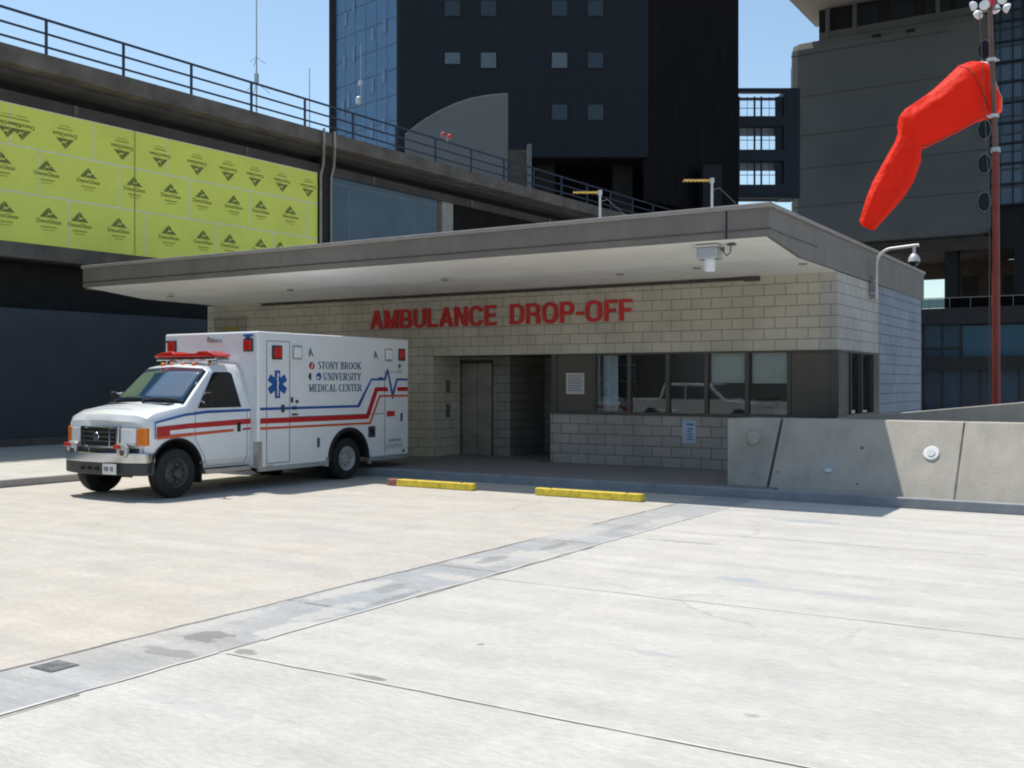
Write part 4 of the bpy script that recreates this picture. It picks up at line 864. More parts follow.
mb.box((onY(819, 125), 125.0, 42.2), (onY(990, 125), 125.1, 43.2)); mb.build('mullion', M['mid_conc'], cb)
mb = MB()
for px_ in (855, 890, 925, 955): x = onY(px_, 125.2); mb.box((x, 125.33, 43.4), (x+2.6, 125.37, 45.7))
mb.build('strip_window', M['tower_win_dim'], cb)
MB().prism([(-37.2, 104, 46), (-37.2, 131, 46), (20, 131, 46), (20, 104, 46)], (0, 0, 14)).build('upper_overhang', M['pale_conc'], cb)
MB().box((-33, 107, 45.86), (15, 124, 45.98)).build('overhang_panel', M['pale_conc'], cb)
# curtain wall right of the block
box('curtain_wall', M['curtain_glass'], (br_+.01, BY+.8, zat(206, br_, BY)), (30, BY+14, 46), cb)
mb = MB()
for k2 in range(11): z = zat(206, br_, BY)+k2*2.2; mb.box((br_+.02, BY+.55, z), (30, BY+.79, z+.22))
for k2 in range(24): mb.box((br_+.3+k2*1.8, BY+.6, zat(206, br_, BY)), (br_+.42+k2*1.8, BY+.79, 46))
mb.build('curtain_mullion', M['link_dark'], cb)
# undercroft
box('curtain_underside', M['black_void'], (br_+.02, BY+1.0, zb_-1.39), (30, BY+12.8, zat(206, br_, BY)-.02), cb)
PY = 70.0; pyx = onY(950, PY); zp = zat(308, pyx, PY)
box('undercroft_ceiling', M['under_brown'], (bl+1, BY+.5, zb_-1.4), (br_, BY+16, zb_-.02), cb)
gx0, gx1 = onY(921, BY+13), onY(945, BY+13)
mb = MB(); mb.box((bl+2, BY+13, zp), (gx0, BY+13.5, zb_-1.4)); mb.box((gx0, BY+13, zat(280, gx0, BY+13)), (gx1, BY+13.5, zb_-1.4)); mb.box((gx1, BY+13, zp), (30, BY+13.5, zb_-1.4)); mb.build('undercroft_wall', M['under_brown'], cb)
mb = MB()
for px_ in (944.5, 1014): x = onY(px_, BY+1); mb.box((x, BY+1, zp), (x+1.3, BY+3, zb_-1.4))
mb.build('column', M['black_void'], cb)
mb = MB()
for px_, w_ in ((962, 1.6), (1003, 3.0)): x = onY(px_, BY+12.9); mb.box((x, BY+12.8, zp+.5), (x+w_, BY+12.98, zp+8))
mb.build('doorway', M['black_void'], cb)
pdm = thing('podium_building', 'low dark podium with glass bands and a terrace rail below the concrete block', 'building', (0, PY, 0))
xa, xb = onY(870, PY), 36
zs = lambda py: zat(py, pyx, PY)
box('roof_slab', M['black_void'], (xa, PY, zs(324)), (xb, BY+20, zp), pdm)
box('floor_slab', M['black_void'], (xa, PY-.1, zs(370)), (xb, PY+20, zs(357)), pdm)
box('glass_wall', M['pod_glass'], (xa+.1, PY+.6, 0), (xb-.1, BY+15, zs(324)-.01), pdm)
box('blue_glass_band', mat('blue_band', (.02, .065, .10), .3, var=.3, scale=.6, stretch=(3, 1, .2)), (onY(962, PY), PY+.4, zs(357)+.01), (xb-.2, PY+.58, zs(326)), pdm)
mb = MB(); mb.box((xa, PY+.1, zp+.62), (xb, PY+.14, zp+.67))
for k2 in range(30): mb.box((xa+k2*1.2, PY+.1, zp), (xa+k2*1.2+.03, PY+.14, zp+.62))
mb.build('terrace_rail', M['mid_conc'], pdm)
box('rail_glass', glass_mat('rail_glass', (.30, .36, .40), .4), (xa, PY+.16, zp+.03), (xb, PY+.17, zp+.60), pdm)

# ================================================================== AMBULANCE
def make_ambulance():
    A = thing('ambulance', 'white box ambulance with red, orange and blue stripes parked backed up to the platform', 'ambulance', (-14.02, 13.5, 0))
    # --- cab loft
    NS = [  # y, curve, [(x,z)...] from bottom centre round to top centre
        (-2.96, .16, [(0, .55), (.80, .55), (.90, .62), (.915, .98), (.90, 1.09), (.86, 1.16), (.70, 1.195), (0, 1.21)]),
        (-2.91, .16, [(0, .48), (.86, .48), (.945, .60), (.955, 1.03), (.94, 1.17), (.89, 1.25), (.72, 1.29), (0, 1.31)]),
        (-2.76, .17, [(0, .42), (.88, .42), (.97, .56), (.975, 1.15), (.955, 1.25), (.905, 1.32), (.75, 1.355), (0, 1.375)]),
        (-2.20, .18, [(0, .42), (.90, .42), (.98, .56), (.98, 1.31), (.962, 1.38), (.915, 1.42), (.80, 1.445), (0, 1.465)]),
        (-1.58, .10, [(0, .42), (.90, .42), (.98, .56), (.98, 1.355), (.9475, 1.45), (.77, 1.97), (.67, 2.04), (0, 2.07)]),
        (-1.40, .06, [(0, .42), (.90, .42), (.98, .56), (.98, 1.355), (.9475, 1.45), (.765, 1.985), (.67, 2.085), (0, 2.13)]),
        (-.905, 0, [(0, .42), (.90, .42), (.98, .56), (.98, 1.355), (.9475, 1.45), (.765, 1.99), (.67, 2.10), (0, 2.15)])]
    def ring(y, c, pr):
        P = [(x, y-c*(1-(x/.98)**2), z) for x, z in pr]
        # subdivide top span for the curve
        top = [(P[-2][0]*(1-t)+0*t, 0, P[-2][2]*(1-t)+P[-1][2]*t) for t in (.33, .66)]
        top = [(x, y-c*(1-(x/.98)**2), z) for x, _, z in top]
        bot = [(P[1][0]*t, y-c*(1-(P[1][0]*t/.98)**2), P[1][2]) for t in (.33, .66)]
        half = [P[0]]+bot+P[1:-1]+top+[P[-1]]
        return half+[(-x, yy, z) for x, yy, z in reversed(half[1:-1])]
    rows = [ring(*s) for s in NS]
    mb = MB(); ids = mb.grid(rows, close=True); mb.f.append(ids[0][::-1]); mb.m.append(0); mb.f.append(ids[-1]); mb.m.append(0)
    # rough in cowl step by boolean-cut wheel arches
    cab = mb.build('cab_body', [M['amb_white'], M['arch']], A, local=True)
    def cut(o, cutters):
        cm_ = MB(); cm_.mi = 0
        for c in cutters: cm_.cyl(*c, n=40)
        co = cm_.build('cutter', M['arch'], local=True, keep=True)
        for ob in (o,):
            b = ob.modifiers.new('b', 'BOOLEAN'); b.object = co; b.operation = 'DIFFERENCE'; b.solver = 'EXACT'
            try: b.material_mode = 'TRANSFER'
            except Exception: pass
        save = o.parent; o.parent = None; 
        dg = bpy.context.evaluated_depsgraph_get(); me = bpy.data.meshes.new_from_object(o.evaluated_get(dg)); o.modifiers.clear(); o.data = me; o.parent = save
        bpy.data.objects.remove(co)
    R = .49; fy, ry = -2.44, 1.38; wr = .385
    cut(cab, [((.55, fy, .42), (1.2, fy, .42), R), ((-1.2, fy, .42), (-.55, fy, .42), R)])
    for p in cab.data.polygons: p.use_smooth = True
    cab.data.set_sharp_from_angle(angle=math.radians(28))
    # --- module
    mod = MB(); y0, y1, zz0, zz1, hw, e = -.9, 3.2, .36, 2.65, 1.15, .06
    mod.box((-hw, y0, zz0), (hw, y1, zz1)); mo = mod.build('patient_module', [M['amb_white'], M['arch']], A, local=True)
    cut(mo, [((.6, ry, .40), (1.4, ry, .40), .50), ((-1.4, ry, .40), (-.6, ry, .40), .50)])
    bv = mo.modifiers.new('bevel', 'BEVEL'); bv.width = .045; bv.segments = 4; bv.limit_method = 'ANGLE'; bv.angle_limit = math.radians(80)
    for p in mo.data.polygons: p.use_smooth = True
    mo.data.set_sharp_from_angle(angle=math.radians(30))
    S = hw+.003
    def side(nm, m, yz, parent=mo, x=S, th=.004, both=True, bev=0):
        mb = MB(); mb.prism([(x, y, z) for y, z in yz], (th, 0, 0)); 
        if both: mb.prism([(-x, y, z) for y, z in yz], (-th, 0, 0))
        return mb.build(nm, m, parent, bev, local=True)
    W = lambda px: onX(px, -12.87)-13.5                       # local y from a pixel column on the side plane
    def Z(px, py): return zat(py, -12.87, onX(px, -12.87))
    y385 = W(385); y360, y364, y372, y374 = W(360), W(364), W(372), W(375)
    # stripes on the module
    side('blue_stripe', M['amb_blue'], [(y0+.05, 1.325), (y360-.02, 1.325), (W(371.5), 1.83), (W(385.5), 1.83), (W(387.3), 1.97), (W(392), 1.47), (W(393), 1.47), (W(397.3), 1.83), (y1-.04, 1.83), (y1-.04, 1.87), (W(396.3), 1.87), (W(392.6), 1.62), (W(388), 2.05), (W(386.6), 2.05), (W(384.5), 1.87), (W(380), 1.90), (W(378), 1.87), (W(371), 1.87), (y360-.08, 1.37), (y0+.05, 1.37)])
    side('red_stripe', M['amb_red'], [(y0+.05, 1.10), (W(368.5), 1.10), (W(377.5), 1.62), (W(388.2), 1.62), (W(387), 1.70), (W(375), 1.70), (W(366), 1.19), (y0+.05, 1.19)])
    side('red_stripe', M['amb_red'], [(W(397.5), 1.62), (y1-.04, 1.62), (y1-.04, 1.70), (W(396.8), 1.70)])
    side('orange_stripe', M['amb_orange'], [(y0+.05, 1.00), (W(370.5), 1.00), (W(380), 1.51), (y1-.04, 1.51), (y1-.04, 1.55), (W(379), 1.55), (W(369.3), 1.04), (y0+.05, 1.04)], x=S+.001)
    # door seams
    mb = MB(); sg2 = lambda a, b: (mb.box((S-.001, a[0], a[1]), (S+.003, b[0], b[1])), mb.box((-S-.003, a[0], a[1]), (-S+.001, b[0], b[1])))
    t2 = .012
    for px_, za, zb2 in ((266.5, .42, 2.50), (289.5, .42, 2.50), (384.6, .42, 2.0)): sg2((W(px_)-t2/2, za), (W(px_)+t2/2, zb2))
    sg2((W(266.5), 2.488), (W(289.5), 2.5)); sg2((W(290), 1.185), (W(384), 1.20)); sg2((W(385), 1.99), (W(402), 2.0)); sg2((W(266.5), .42), (W(289.5), .432))
    mb.build('door_seam', M['seam_line'], mo, local=True)
    # window/edge lights
    def light(px, py, w_, h_, m, nm):
        yc = W(px); zc = Z(px, py)
        b_ = MB(); 
        for s in (1, -1): b_.box((s*S-.002, yc-w_/2-.03, zc-h_/2-.03), (s*(S+.028), yc+w_/2+.03, zc+h_/2+.03))
        bo = b_.build('light_bezel', M['bumper_dark'] if m == 'lens_red' else M['galv'], mo, .01, local=True)
        b_ = MB()
        for s in (1, -1): b_.box((s*(S+.02), yc-w_/2, zc-h_/2), (s*(S+.045), yc+w_/2, zc+h_/2))
        b_.build(nm, M[m], bo, .012, local=True)
    light(276.5, 352.5, .17, .18, 'lens_red', 'red_lens'); light(296.5, 352.5, .17, .18, 'lens_w', 'clear_lens')
    light(388, 354.8, .17, .18, 'lens_w', 'clear_lens'); light(401.2, 354.8, .14, .18, 'lens_red', 'red_lens')
    side('side_marker', M['lens_red'], [(W(386.5), Z(388, 416.5)), (W(394), Z(394, 416)), (W(394), Z(394, 411)), (W(386.5), Z(388, 411))], th=.02, bev=.004)
    # star of life: six bars
    cy, cz, r = W(277.3), Z(277, 384.3), .235; mb = MB(); wd = .062
    for a in (90, 30, 150):
        a = math.radians(a); dy, dz = math.cos(a), math.sin(a); ny, nz = -dz, dy
        for s in (1, -1): mb.prism([(s*(S+.001+.0004*abs(a)), cy+dy*q*r*.97+ny*g*wd, cz+dz*q*r+nz*g*wd) for q, g in ((-1, -1), (1, -1), (1, 1), (-1, 1))], (s*.003, 0, 0))
    star = mb.build('star_of_life', M['amb_blue'], mo, local=True)
    mb = MB(); pts = [(S+.012, cy+.022*math.sin(i*1.5)*(1-i/14), cz+.19-.38*i/12) for i in range(13)]; mb.tube(pts, .010, 5); mb.box((S+.007, cy-.008, cz-.2), (S+.012, cy+.008, cz+.2)); mb.build('rod_and_snake', M['white'], star, local=True)
    # lettering
    mb = MB()
    V_, Hh, F_ = .17, .075, .07
    def sf(x, y): return bar(x-.15, y, x+.15, y+F_)
    def st(x, serif=True): return [bar(x-V_/2, 0, x+V_/2, 1)]+([sf(x, 0), sf(x, 1-F_)] if serif else [])
    def ov(cx, rx, a0, a1, cy=.5, ry=.5): return arcs(cx, cy, rx, ry, a0, a1, 12, V_, Hh)
    SG = {'S': (.56, ov(.28, .26, 40, 270, .74, .26)+ov(.28, .28, -140, 90, .28, .28)), 'T': (.66, st(.33)+[bar(0, 1-Hh, .66, 1), bar(0, .78, .06, 1), bar(.60, .78, .66, 1)]),
          'O': (.78, ov(.39, .39, 0, 360)), 'N': (.76, [bar(.10, 0, .17, 1), bar(.59, 0, .66, 1), diag((.62, 0), (.14, 1), .2), sf(.13, 0), sf(.63, 1-F_), sf(.13, 1-F_)]),
          'Y': (.72, [bar(.36-V_/2, 0, .36+V_/2, .48), diag((.36, .42), (.12, 1), .19), diag((.36, .42), (.62, 1), .1), sf(.36, 0), sf(.12, 1-F_), sf(.6, 1-F_)]),
          'B': (.66, st(.15)+ov(.36, .28, -90, 90, .27, .27)+ov(.34, .26, -90, 90, .76, .24)+[bar(.2, 0, .4, Hh), bar(.2, 1-Hh, .4, 1), bar(.2, .48, .4, .55)]),
          'R': (.74, st(.15)+ov(.38, .26, -90, 90, .74, .26)+[bar(.2, 1-Hh, .4, 1), bar(.2, .48, .4, .55), diag((.66, 0), (.38, .5), .19)]),
          'K': (.76, st(.15)+[diag((.30, .42), (.62, 1), .1), diag((.66, 0), (.34, .56), .19), sf(.62, 1-F_), sf(.64, 0)]), 'U': (.76, [bar(.07, .3, .24, 1), bar(.58, .3, .65, 1), sf(.155, 1-F_), sf(.61, 1-F_)]+ov(.36, .29, 180, 360, .3, .3)),
          'I': (.30, st(.15)), 'V': (.72, [diag((.36, 0), (.13, 1), .19), diag((.36, 0), (.61, 1), .09), sf(.13, 1-F_), sf(.61, 1-F_)]),
          'E': (.62, st(.15)+[bar(.2, 0, .6, Hh), bar(.2, 1-Hh, .58, 1), bar(.2, .47, .48, .54), bar(.55, 0, .61, .24), bar(.53, .78, .59, 1)]),
          'M': (.92, [bar(.12, 0, .18, 1), bar(.70, 0, .86, 1), diag((.44, .05), (.17, 1), .19), diag((.44, .05), (.74, 1), .09), sf(.15, 0), sf(.78, 0), sf(.13, 1-F_), sf(.79, 1-F_)]),
          'D': (.76, st(.15)+ov(.34, .41, -90, 90)+[bar(.2, 0, .36, Hh), bar(.2, 1-Hh, .36, 1)]), 'C': (.72, ov(.39, .38, 40, 320)), 'L': (.60, st(.15)+[bar(.2, 0, .58, Hh), bar(.52, 0, .58, .26)]),
          'A': (.74, [diag((.12, 0), (.36, 1), .09), diag((.60, 0), (.38, 1), .19), bar(.2, .3, .56, .37), sf(.12, 0), sf(.61, 0)])}
    def line(s, pxa, pxb, pya, pyb):
        ya, yb2 = W(pxa), W(pxb); zc0 = Z((pxa+pxb)/2, pyb); zc1 = Z((pxa+pxb)/2, pya)
        tot = sum(SG[c][0]+.07 if c != ' ' else .32 for c in s)-.07; q = (yb2-ya)/tot; y_ = ya
        for c in s:
            if c == ' ': y_ += .32*q; continue
            for i, pl_ in enumerate(SG[c][1]): mb.prism([(S+.0005, y_+a*q, zc0+b*(zc1-zc0)) for a, b in pl_], (.0025+.00015*i, 0, 0))
            y_ += (SG[c][0]+.07)*q
    def line_plain(s, pxa, pxb, pya, pyb):
        ya, yb2 = W(pxa), W(pxb); zc0 = Z((pxa+pxb)/2, pyb); zc1 = Z((pxa+pxb)/2, pya); text_mb(mb, s, (S+.001, ya, zc0), (0, 1, 0), (0, 0, 1), zc1-zc0, yb2-ya)
    line('STONY BROOK', 318, 361, 362, 369.3); line('UNIVERSITY', 323, 361, 373, 380.3); line('MEDICAL CENTER', 308.6, 361.5, 384.3, 391.5)
    mb.build('lettering', M['text_blue'], mo, local=True)
    mb = MB()
    def ball(px, py, r_, mi, half=False):
        c = (W(px), Z(px, py)); mb.mi = mi; pts = []
        for q in range(20):
            a = 2*math.pi*q/20
            if half and math.cos(a) > .25: continue
            pts.append((S+.0015, c[0]+r_*math.cos(a), c[1]+r_*math.sin(a)))
        mb.prism(pts, (.003, 0, 0))
    ball(311.7, 365.7, .068, 0); ball(311, 376.5, .066, 1, True); ball(318.6, 376.5, .068, 2)
    mb.mi = 3; c = (W(311.7), Z(311.7, 365.7)); mb.prism([(S+.006, c[0]-.03, c[1]-.05), (S+.006, c[0]-.01, c[1]-.055), (S+.006, c[0]+.03, c[1]+.05), (S+.006, c[0]+.01, c[1]+.055)], (.002, 0, 0))
    c = (W(318.6), Z(318.6, 376.5)); mb.prism([(S+.006, c[0]-.04, c[1]-.04), (S+.006, c[0]-.0, c[1]-.05), (S+.006, c[0]+.0, c[1]+.0), (S+.006, c[0]-.05, c[1]+.0)], (.002, 0, 0))
    mb.build('round_emblem', [M['amb_red'], M['rubber'], M['amb_blue'], M['white']], mo, local=True)
    mb = MB()
    for px_, py in ((310.8, 352.5), (375.8, 355)):
        c = (W(px_), Z(px_, py)); mb.prism([(S, c[0]-.06, c[1]-.07), (S, c[0]-.02, c[1]-.07), (S, c[0]-.01, c[1]+.01), (S, c[0]-.05, c[1]+.03)], (.003, 0, 0)); mb.prism([(S, c[0]-.05, c[1]+.06), (S, c[0]-.01, c[1]+.08), (S, c[0]+.07, c[1]-.07), (S, c[0]+.04, c[1]-.07)], (.003, 0, 0))
    mb.build('small_mark', M['seam_line'], mo, local=True)
    mb = MB(); c = (W(399.5), Z(399, 366.5)); mb.prism([(S, c[0]-.06, c[1]+.04), (S, c[0]+.06, c[1]+.04), (S, c[0], c[1]-.05)], (.003, 0, 0)); mb.box((S, c[0]-.07, c[1]-.09), (S+.003, c[0]+.07, c[1]-.08)); mb.build('small_badge', M['text_blue'], mo, local=True)
    mb = MB()
    for s_, pa, pb2, ya, yb2 in (('IN SUPPORT', 386, 403, 443.6, 448),):
        a_, b_ = W(pa), W(pb2); text_mb(mb, s_, (S+.001, a_, Z((pa+pb2)/2, yb2)), (0, 1, 0), (.0, .04, 1), Z(395, ya)-Z(395, yb2), b_-a_)
    for k_ in range(5): mb.box((S+.001, W(388.8+k_*2.5), Z(395, 441.3)), (S+.002, W(390.6+k_*2.5), Z(395, 438.6)))
    mb.build('faded_lettering', M['text_brown'], mo, local=True)
    mb = MB()
    for px_, py, w_, h_ in ((282.5, 408.5, .07, .13), (318, 442.5, .05, .17), (401, 417, .05, .16), (291.5, 400, .05, .09), (296.5, 401.5, .06, .05), (294, 408, .09, .06), (294.5, 414.5, .14, .03), (403, 450.5, .05, .05)):
        yc, zc = W(px_), Z(px_, py); mb.box((S, yc-w_/2, zc-h_/2), (S+.02, yc+w_/2, zc+h_/2))
    mb.build('latch', M['bumper_dark'], mo, .005, local=True)
    yc, zc = W(371.5), Z(371.5, 431.5); b_ = MB().box((S, yc-.1, zc-.11), (S+.012, yc+.1, zc+.10)).build('fuel_door', M['bumper_dark'], mo, .01, local=True); MB().lathe((S+.012, yc, zc), (1, 0, 0), [(0, .05), (.02, .05), (.02, 0)], 14).build('fuel_cap', M['rubber'], b_, local=True)
    # wheel arch flares
    for s in (1, -1):
        mb = MB(); rows = []
        for q in range(25):
            a = math.pi*(-.02+1.04*q/24); rows.append([(s*(hw-.02), ry+math.cos(a)*.50, .40+math.sin(a)*.50), (s*(hw+.035), ry+math.cos(a)*.50, .40+math.sin(a)*.50), (s*(hw+.035), ry+math.cos(a)*.56, .40+math.sin(a)*.56), (s*(hw-.02), ry+math.cos(a)*.56, .40+math.sin(a)*.56)])
        mb.grid(rows, close=True); mb.build('wheel_arch_flare', M['rubber'], mo, local=True, smooth=40)
    # rub rails & skirt, tread plate corner guard
    mb = MB()
    for s in (1, -1): mb.box((s*(hw-.05), y0+.03, .30), (s*(hw+.0), ry-.57, .36)); mb.box((s*(hw-.05), ry+.62, .30), (s*(hw+.0), y1-.05, .36)); mb.box((s*(hw-.03), ry-.62, .28), (s*(hw+.03), ry-.57, .45)); mb.box((s*(hw-.03), ry+.57, .25), (s*(hw+.03), ry+.62, .42))
    mb.build('skirt_rail', M['galv'], A, local=True)
    mb = MB()
    for s in (1, -1): mb.box((s*(hw+.001), y0-.003, .36), (s*(hw+.006), y0+.09, .80)); mb.box((s*(hw-.10), y0-.006, .36), (s*(hw+.006), y0-.001, .80)); mb.box((s*(hw), W(267), .33), (s*(hw+.03), W(272), .40))
    mb.build('tread_plate_guard', M['diamond'], mo, local=True)
    # module front face lights
    for x_, nm in ((hw-.21, 1), (-hw+.2, 1)):
        bo = MB().box((x_-.11, y0-.03, 2.31), (x_+.11, y0+.0, 2.53)).build('light_bezel', M['bumper_dark'], mo, .01, local=True); MB().box((x_-.085, y0-.05, 2.335), (x_+.085, y0-.02, 2.505)).build('red_lens', M['lens_red'], bo, .012, local=True)
    bo = MB().lathe((.05, y0-.04, 2.53), (0, -1, 0), [(-.05, 0), (-.05, .05), (.03, .055), (.03, 0)], 14).box((.13, y0-.1, 2.47), (.30, y0, 2.53)).build('spot_lamp', M['galv'], mo, local=True)
    MB().box((hw-.3, y0-.05, 2.57), (hw-.1, y0, 2.60)).box((hw-.24, y0-.06, 2.53), (hw-.18, y0, 2.57)).build('marker_lamp', M['amb_blue'], mo, .005, local=True)
    MB().box((-hw+.05, y0-.03, 2.50), (-hw+.1, y0, 2.53)).build('marker_lamp', M['rubber'], mo, local=True)
    # rear bumper
    MB().box((-hw+.05, y1, .42), (hw-.05, y1+.28, .50)).build('rear_step', M['diamond'], A, .01, local=True)
    # --- wheels
    def wheel(x, y, s, dual):
        wo = MB().lathe((x, y, wr), (s, 0, 0), [(-.22, .21), (-.22, .33), (-.20, .375), (-.17, wr), (-.03, wr), (-.005, .372), (.005, .34), (.0, .23), (-.03, .21)], 36, caps=False).build('tyre', M['rubber'], A, smooth=35, local=True)
        pr = [(-.03, .235), (.0, .225), (-.01, .205), (-.04 if dual else -.05, .18), (-.06 if dual else -.02, .10), (-.06 if dual else .02, .085), (-.05 if dual else .06, .07), (-.04 if dual else .07, 0)]
        rim = MB().lathe((x, y, wr), (s, 0, 0), pr, 28, caps=False); 
        rim.build('rim', M['rim'] if not dual else M['rim_light'], wo, smooth=35, local=True)
        nb = MB()
        for q in range(8):
            a = 2*math.pi*q/8; yy = y+.13*math.cos(a); zz = wr+.13*math.sin(a); xx = x+s*(-.06 if dual else -.01); nb.cyl((xx, yy, zz), (xx+s*.025, yy, zz), .016, n=6)
        nb.build('lug_nuts', M['steel_dark'], wo, local=True)
        if dual: MB().lathe((x-s*.26, y, wr), (s, 0, 0), [(-.2, .2), (-.2, .36), (-.17, wr), (-.03, wr), (0, .36), (0, .2)], 28).build('inner_tyre', M['rubber'], A, smooth=35, local=True)
    for s in (1, -1): wheel(s*.965, fy, s, False); wheel(s*1.12, ry, s, True)
    # axles and frame under
    mb = MB().cyl((-.95, fy, .37), (.95, fy, .37), .05).cyl((-1.0, ry, .39), (1.0, ry, .39), .07).box((-.45, -2.6, .36), (-.33, 2.9, .5)).box((.33, -2.6, .36), (.45, 2.9, .5)).box((-.3, .95, .25), (.4, -.6, .4)); mb.build('chassis', M['arch'], A, local=True)
    # running board below the door
    MB().box((.80, -1.9, .33), (1.02, -.92, .40)).box((-1.02, -1.9, .33), (-.80, -.92, .40)).build('running_board', M['diamond'], A, .01, local=True)
    # black fender flare behind the front wheel
    for s in (1, -1):
        mb = MB(); rows = []
        for q in range(25):
            a = math.pi*(-.02+1.02*q/24); rows.append([(s*(.975), fy+math.cos(a)*R, .42+math.sin(a)*R), (s*(.992), fy+math.cos(a)*R, .42+math.sin(a)*R), (s*(.992), fy+math.cos(a)*(R+.022), .42+math.sin(a)*(R+.022)), (s*(.975), fy+math.cos(a)*(R+.022), .42+math.sin(a)*(R+.022))])
        mb.grid(rows, close=True); mb.build('front_arch_lip', M['rubber'], cab, local=True, smooth=40)
    for s in (1, -1): MB().box((s*.70, fy+.47, .20), (s*.98, fy+.50, .50)).build('mud_flap', M['rubber'], A, local=True)
    # --- cab stripes (on the flat part of the side)
    C = .983
    side('cab_blue_stripe', M['amb_blue'], [(-2.86, 1.165), (-2.30, 1.265), (-1.85, 1.30), (-.91, 1.312), (-.91, 1.352), (-1.85, 1.345), (-2.30, 1.302), (-2.86, 1.195)], cab, C+.001)
    side('cab_blue_stripe', M['amb_blue'], [(-2.86, .93), (-2.845, .93), (-2.845, 1.19), (-2.86, 1.19)], cab, C+.0005)
    side('cab_red_stripe', M['amb_red'], [(-2.82, 1.04), (-2.2, 1.07), (-.91, 1.10), (-.91, 1.19), (-2.2, 1.15), (-2.82, 1.115)], cab, C)
    side('cab_red_stripe', M['amb_red'], [(-2.82, .965), (-2.58, .97), (-2.58, 1.05), (-2.82, 1.04)], cab, C+.0015)
    side('cab_orange_stripe', M['amb_orange'], [(-2.82, .92), (-2.2, .95), (-1.28, .99), (-1.28, 1.03), (-2.2, 1.00), (-2.82, .975)], cab, C+.001)
    side('cab_orange_stripe', M['amb_red'], [(-1.08, 1.0), (-.91, 1.005), (-.91, 1.04), (-1.08, 1.035)], cab, C+.001)
    # door seams on cab
    mb = MB(); q = .009
    def strip(pts):
        for a, b in zip(pts, pts[1:]):
            d = Vector((b[0]-a[0], b[1]-a[1])).normalized(); n2 = Vector((-d.y, d.x))*q/2
            for s in (1, -1):
                def xx(z): return (.98 if z < 1.355 else .98-.3415*(z-1.355))+.003
                mb.prism([(s*(xx(a[1])), a[0]+n2.x, a[1]+n2.y), (s*xx(b[1]), b[0]+n2.x, b[1]+n2.y), (s*xx(b[1]), b[0]-n2.x, b[1]-n2.y), (s*xx(a[1]), a[0]-n2.x, a[1]-n2.y)], (s*.002, 0, 0))
    strip([(-2.08, 1.36), (-2.08, .90), (-1.90, .62), (-1.87, .46)]); strip([(-1.02, 1.98), (-.98, 1.3), (-.98, .60), (-1.05, .46)]); strip([(-1.87, .46), (-1.05, .46)])
    mb.build('door_seam', M['seam_line'], cab, local=True)
    side('door_handle', M['rubber'], [(-1.2, .98), (-1.14, .98), (-1.14, 1.13), (-1.2, 1.13)], cab, C+.002, .022, bev=.006)
    # side window: seal, glass
    def sidewin(nm, m, yz, off, par):
        mb = MB()
        for s in (1, -1): mb.prism([(s*(.98-.3415*(z-1.355)+off), y, z) for y, z in yz], (s*.004, 0, .001))
        return mb.build(nm, m, par, local=True)
    sl_ = sidewin('window_seal', M['rubber'], [(-2.02, 1.385), (-1.10, 1.385), (-1.14, 1.94), (-1.20, 1.965), (-1.50, 1.965), (-1.56, 1.94)], .003, cab)
    sidewin('side_window', M['dark_glass'], [(-1.98, 1.405), (-1.13, 1.405), (-1.17, 1.925), (-1.22, 1.945), (-1.49, 1.945), (-1.54, 1.92)], .0075, sl_)
    # windshield
    def ws(u, v, off):                                        # u -1..1 across, v 0..1 up
        def prof(x, xs_, zs_):
            x = abs(x)
            for (xa, za), (xb_, zb2) in zip(zip(xs_, zs_), list(zip(xs_, zs_))[1:]):
                if x <= xb_: return za+(zb2-za)*(x-xa)/(xb_-xa)
            return zs_[-1]
        xb_ = u*.905; yb2 = -2.20-.18*(1-(xb_/.98)**2); zb2 = prof(xb_, (0, .80, .915), (1.465, 1.445, 1.42))
        xt = u*.765; yt = -1.58-.10*(1-(xt/.98)**2); zt2 = prof(xt, (0, .67, .77), (2.07, 2.04, 1.97))
        p = Vector((xb_+(xt-xb_)*v, yb2+(yt-yb2)*v, zb2+(zt2-zb2)*v)); return p+Vector((0, -.76, .65))*off
    def wsurf(nm, m, ua, v0, v1, off, par, thick=.004):
        mb = MB(); nu, nv = 20, 6
        mb.grid([[ws(-ua+2*ua*i/nu, v0+(v1-v0)*j/nv, off) for i in range(nu+1)] for j in range(nv+1)]); o_ = mb.build(nm, m, par, local=True, smooth=60)
        sd = o_.modifiers.new('solid', 'SOLIDIFY'); sd.thickness = thick; sd.offset = 0; return o_
    seal = wsurf('windshield_seal', M['rubber'], .965, .035, .965, .006, cab); wsurf('windshield', M['wind_glass'], .93, .075, .935, .012, seal)
    mb = MB()
    for x_ in (-.65, .12):
        a = ws(x_/.9, .05, .03); b = ws((x_+.62)/.9, .10, .03); mb.tube([a, (a+b)/2+Vector((0, -.01, .03)), b], .010, 6); mb.cyl(a, a+Vector((0, -.03, -.04)), .02, n=8)
    mb.build('wiper', M['rubber'], cab, local=True)
    MB().box((-.72, -2.40, 1.42), (.72, -2.24, 1.462)).build('cowl_vent', M['bumper_dark'], cab, .01, local=True)
    # hood seam & lettering (mirrored)
    mb = MB(); u = Vector((-1, 0, 0)); v = Vector((0, .93, .215)); c = Vector((.28, -2.93, 1.312)); text_mb(mb, 'AMBULANCE', (-.42, -2.90, 1.388), (1, 0, 0), (0, .985, .17), .10, .84, mirror=True); mb.build('hood_lettering', M['text_pale'], cab, local=True)
    # --- nose: grille, headlights
    FYn = -3.175
    def fy_at(x, y=-2.96, c=.16): return y-c*(1-(x/.98)**2)
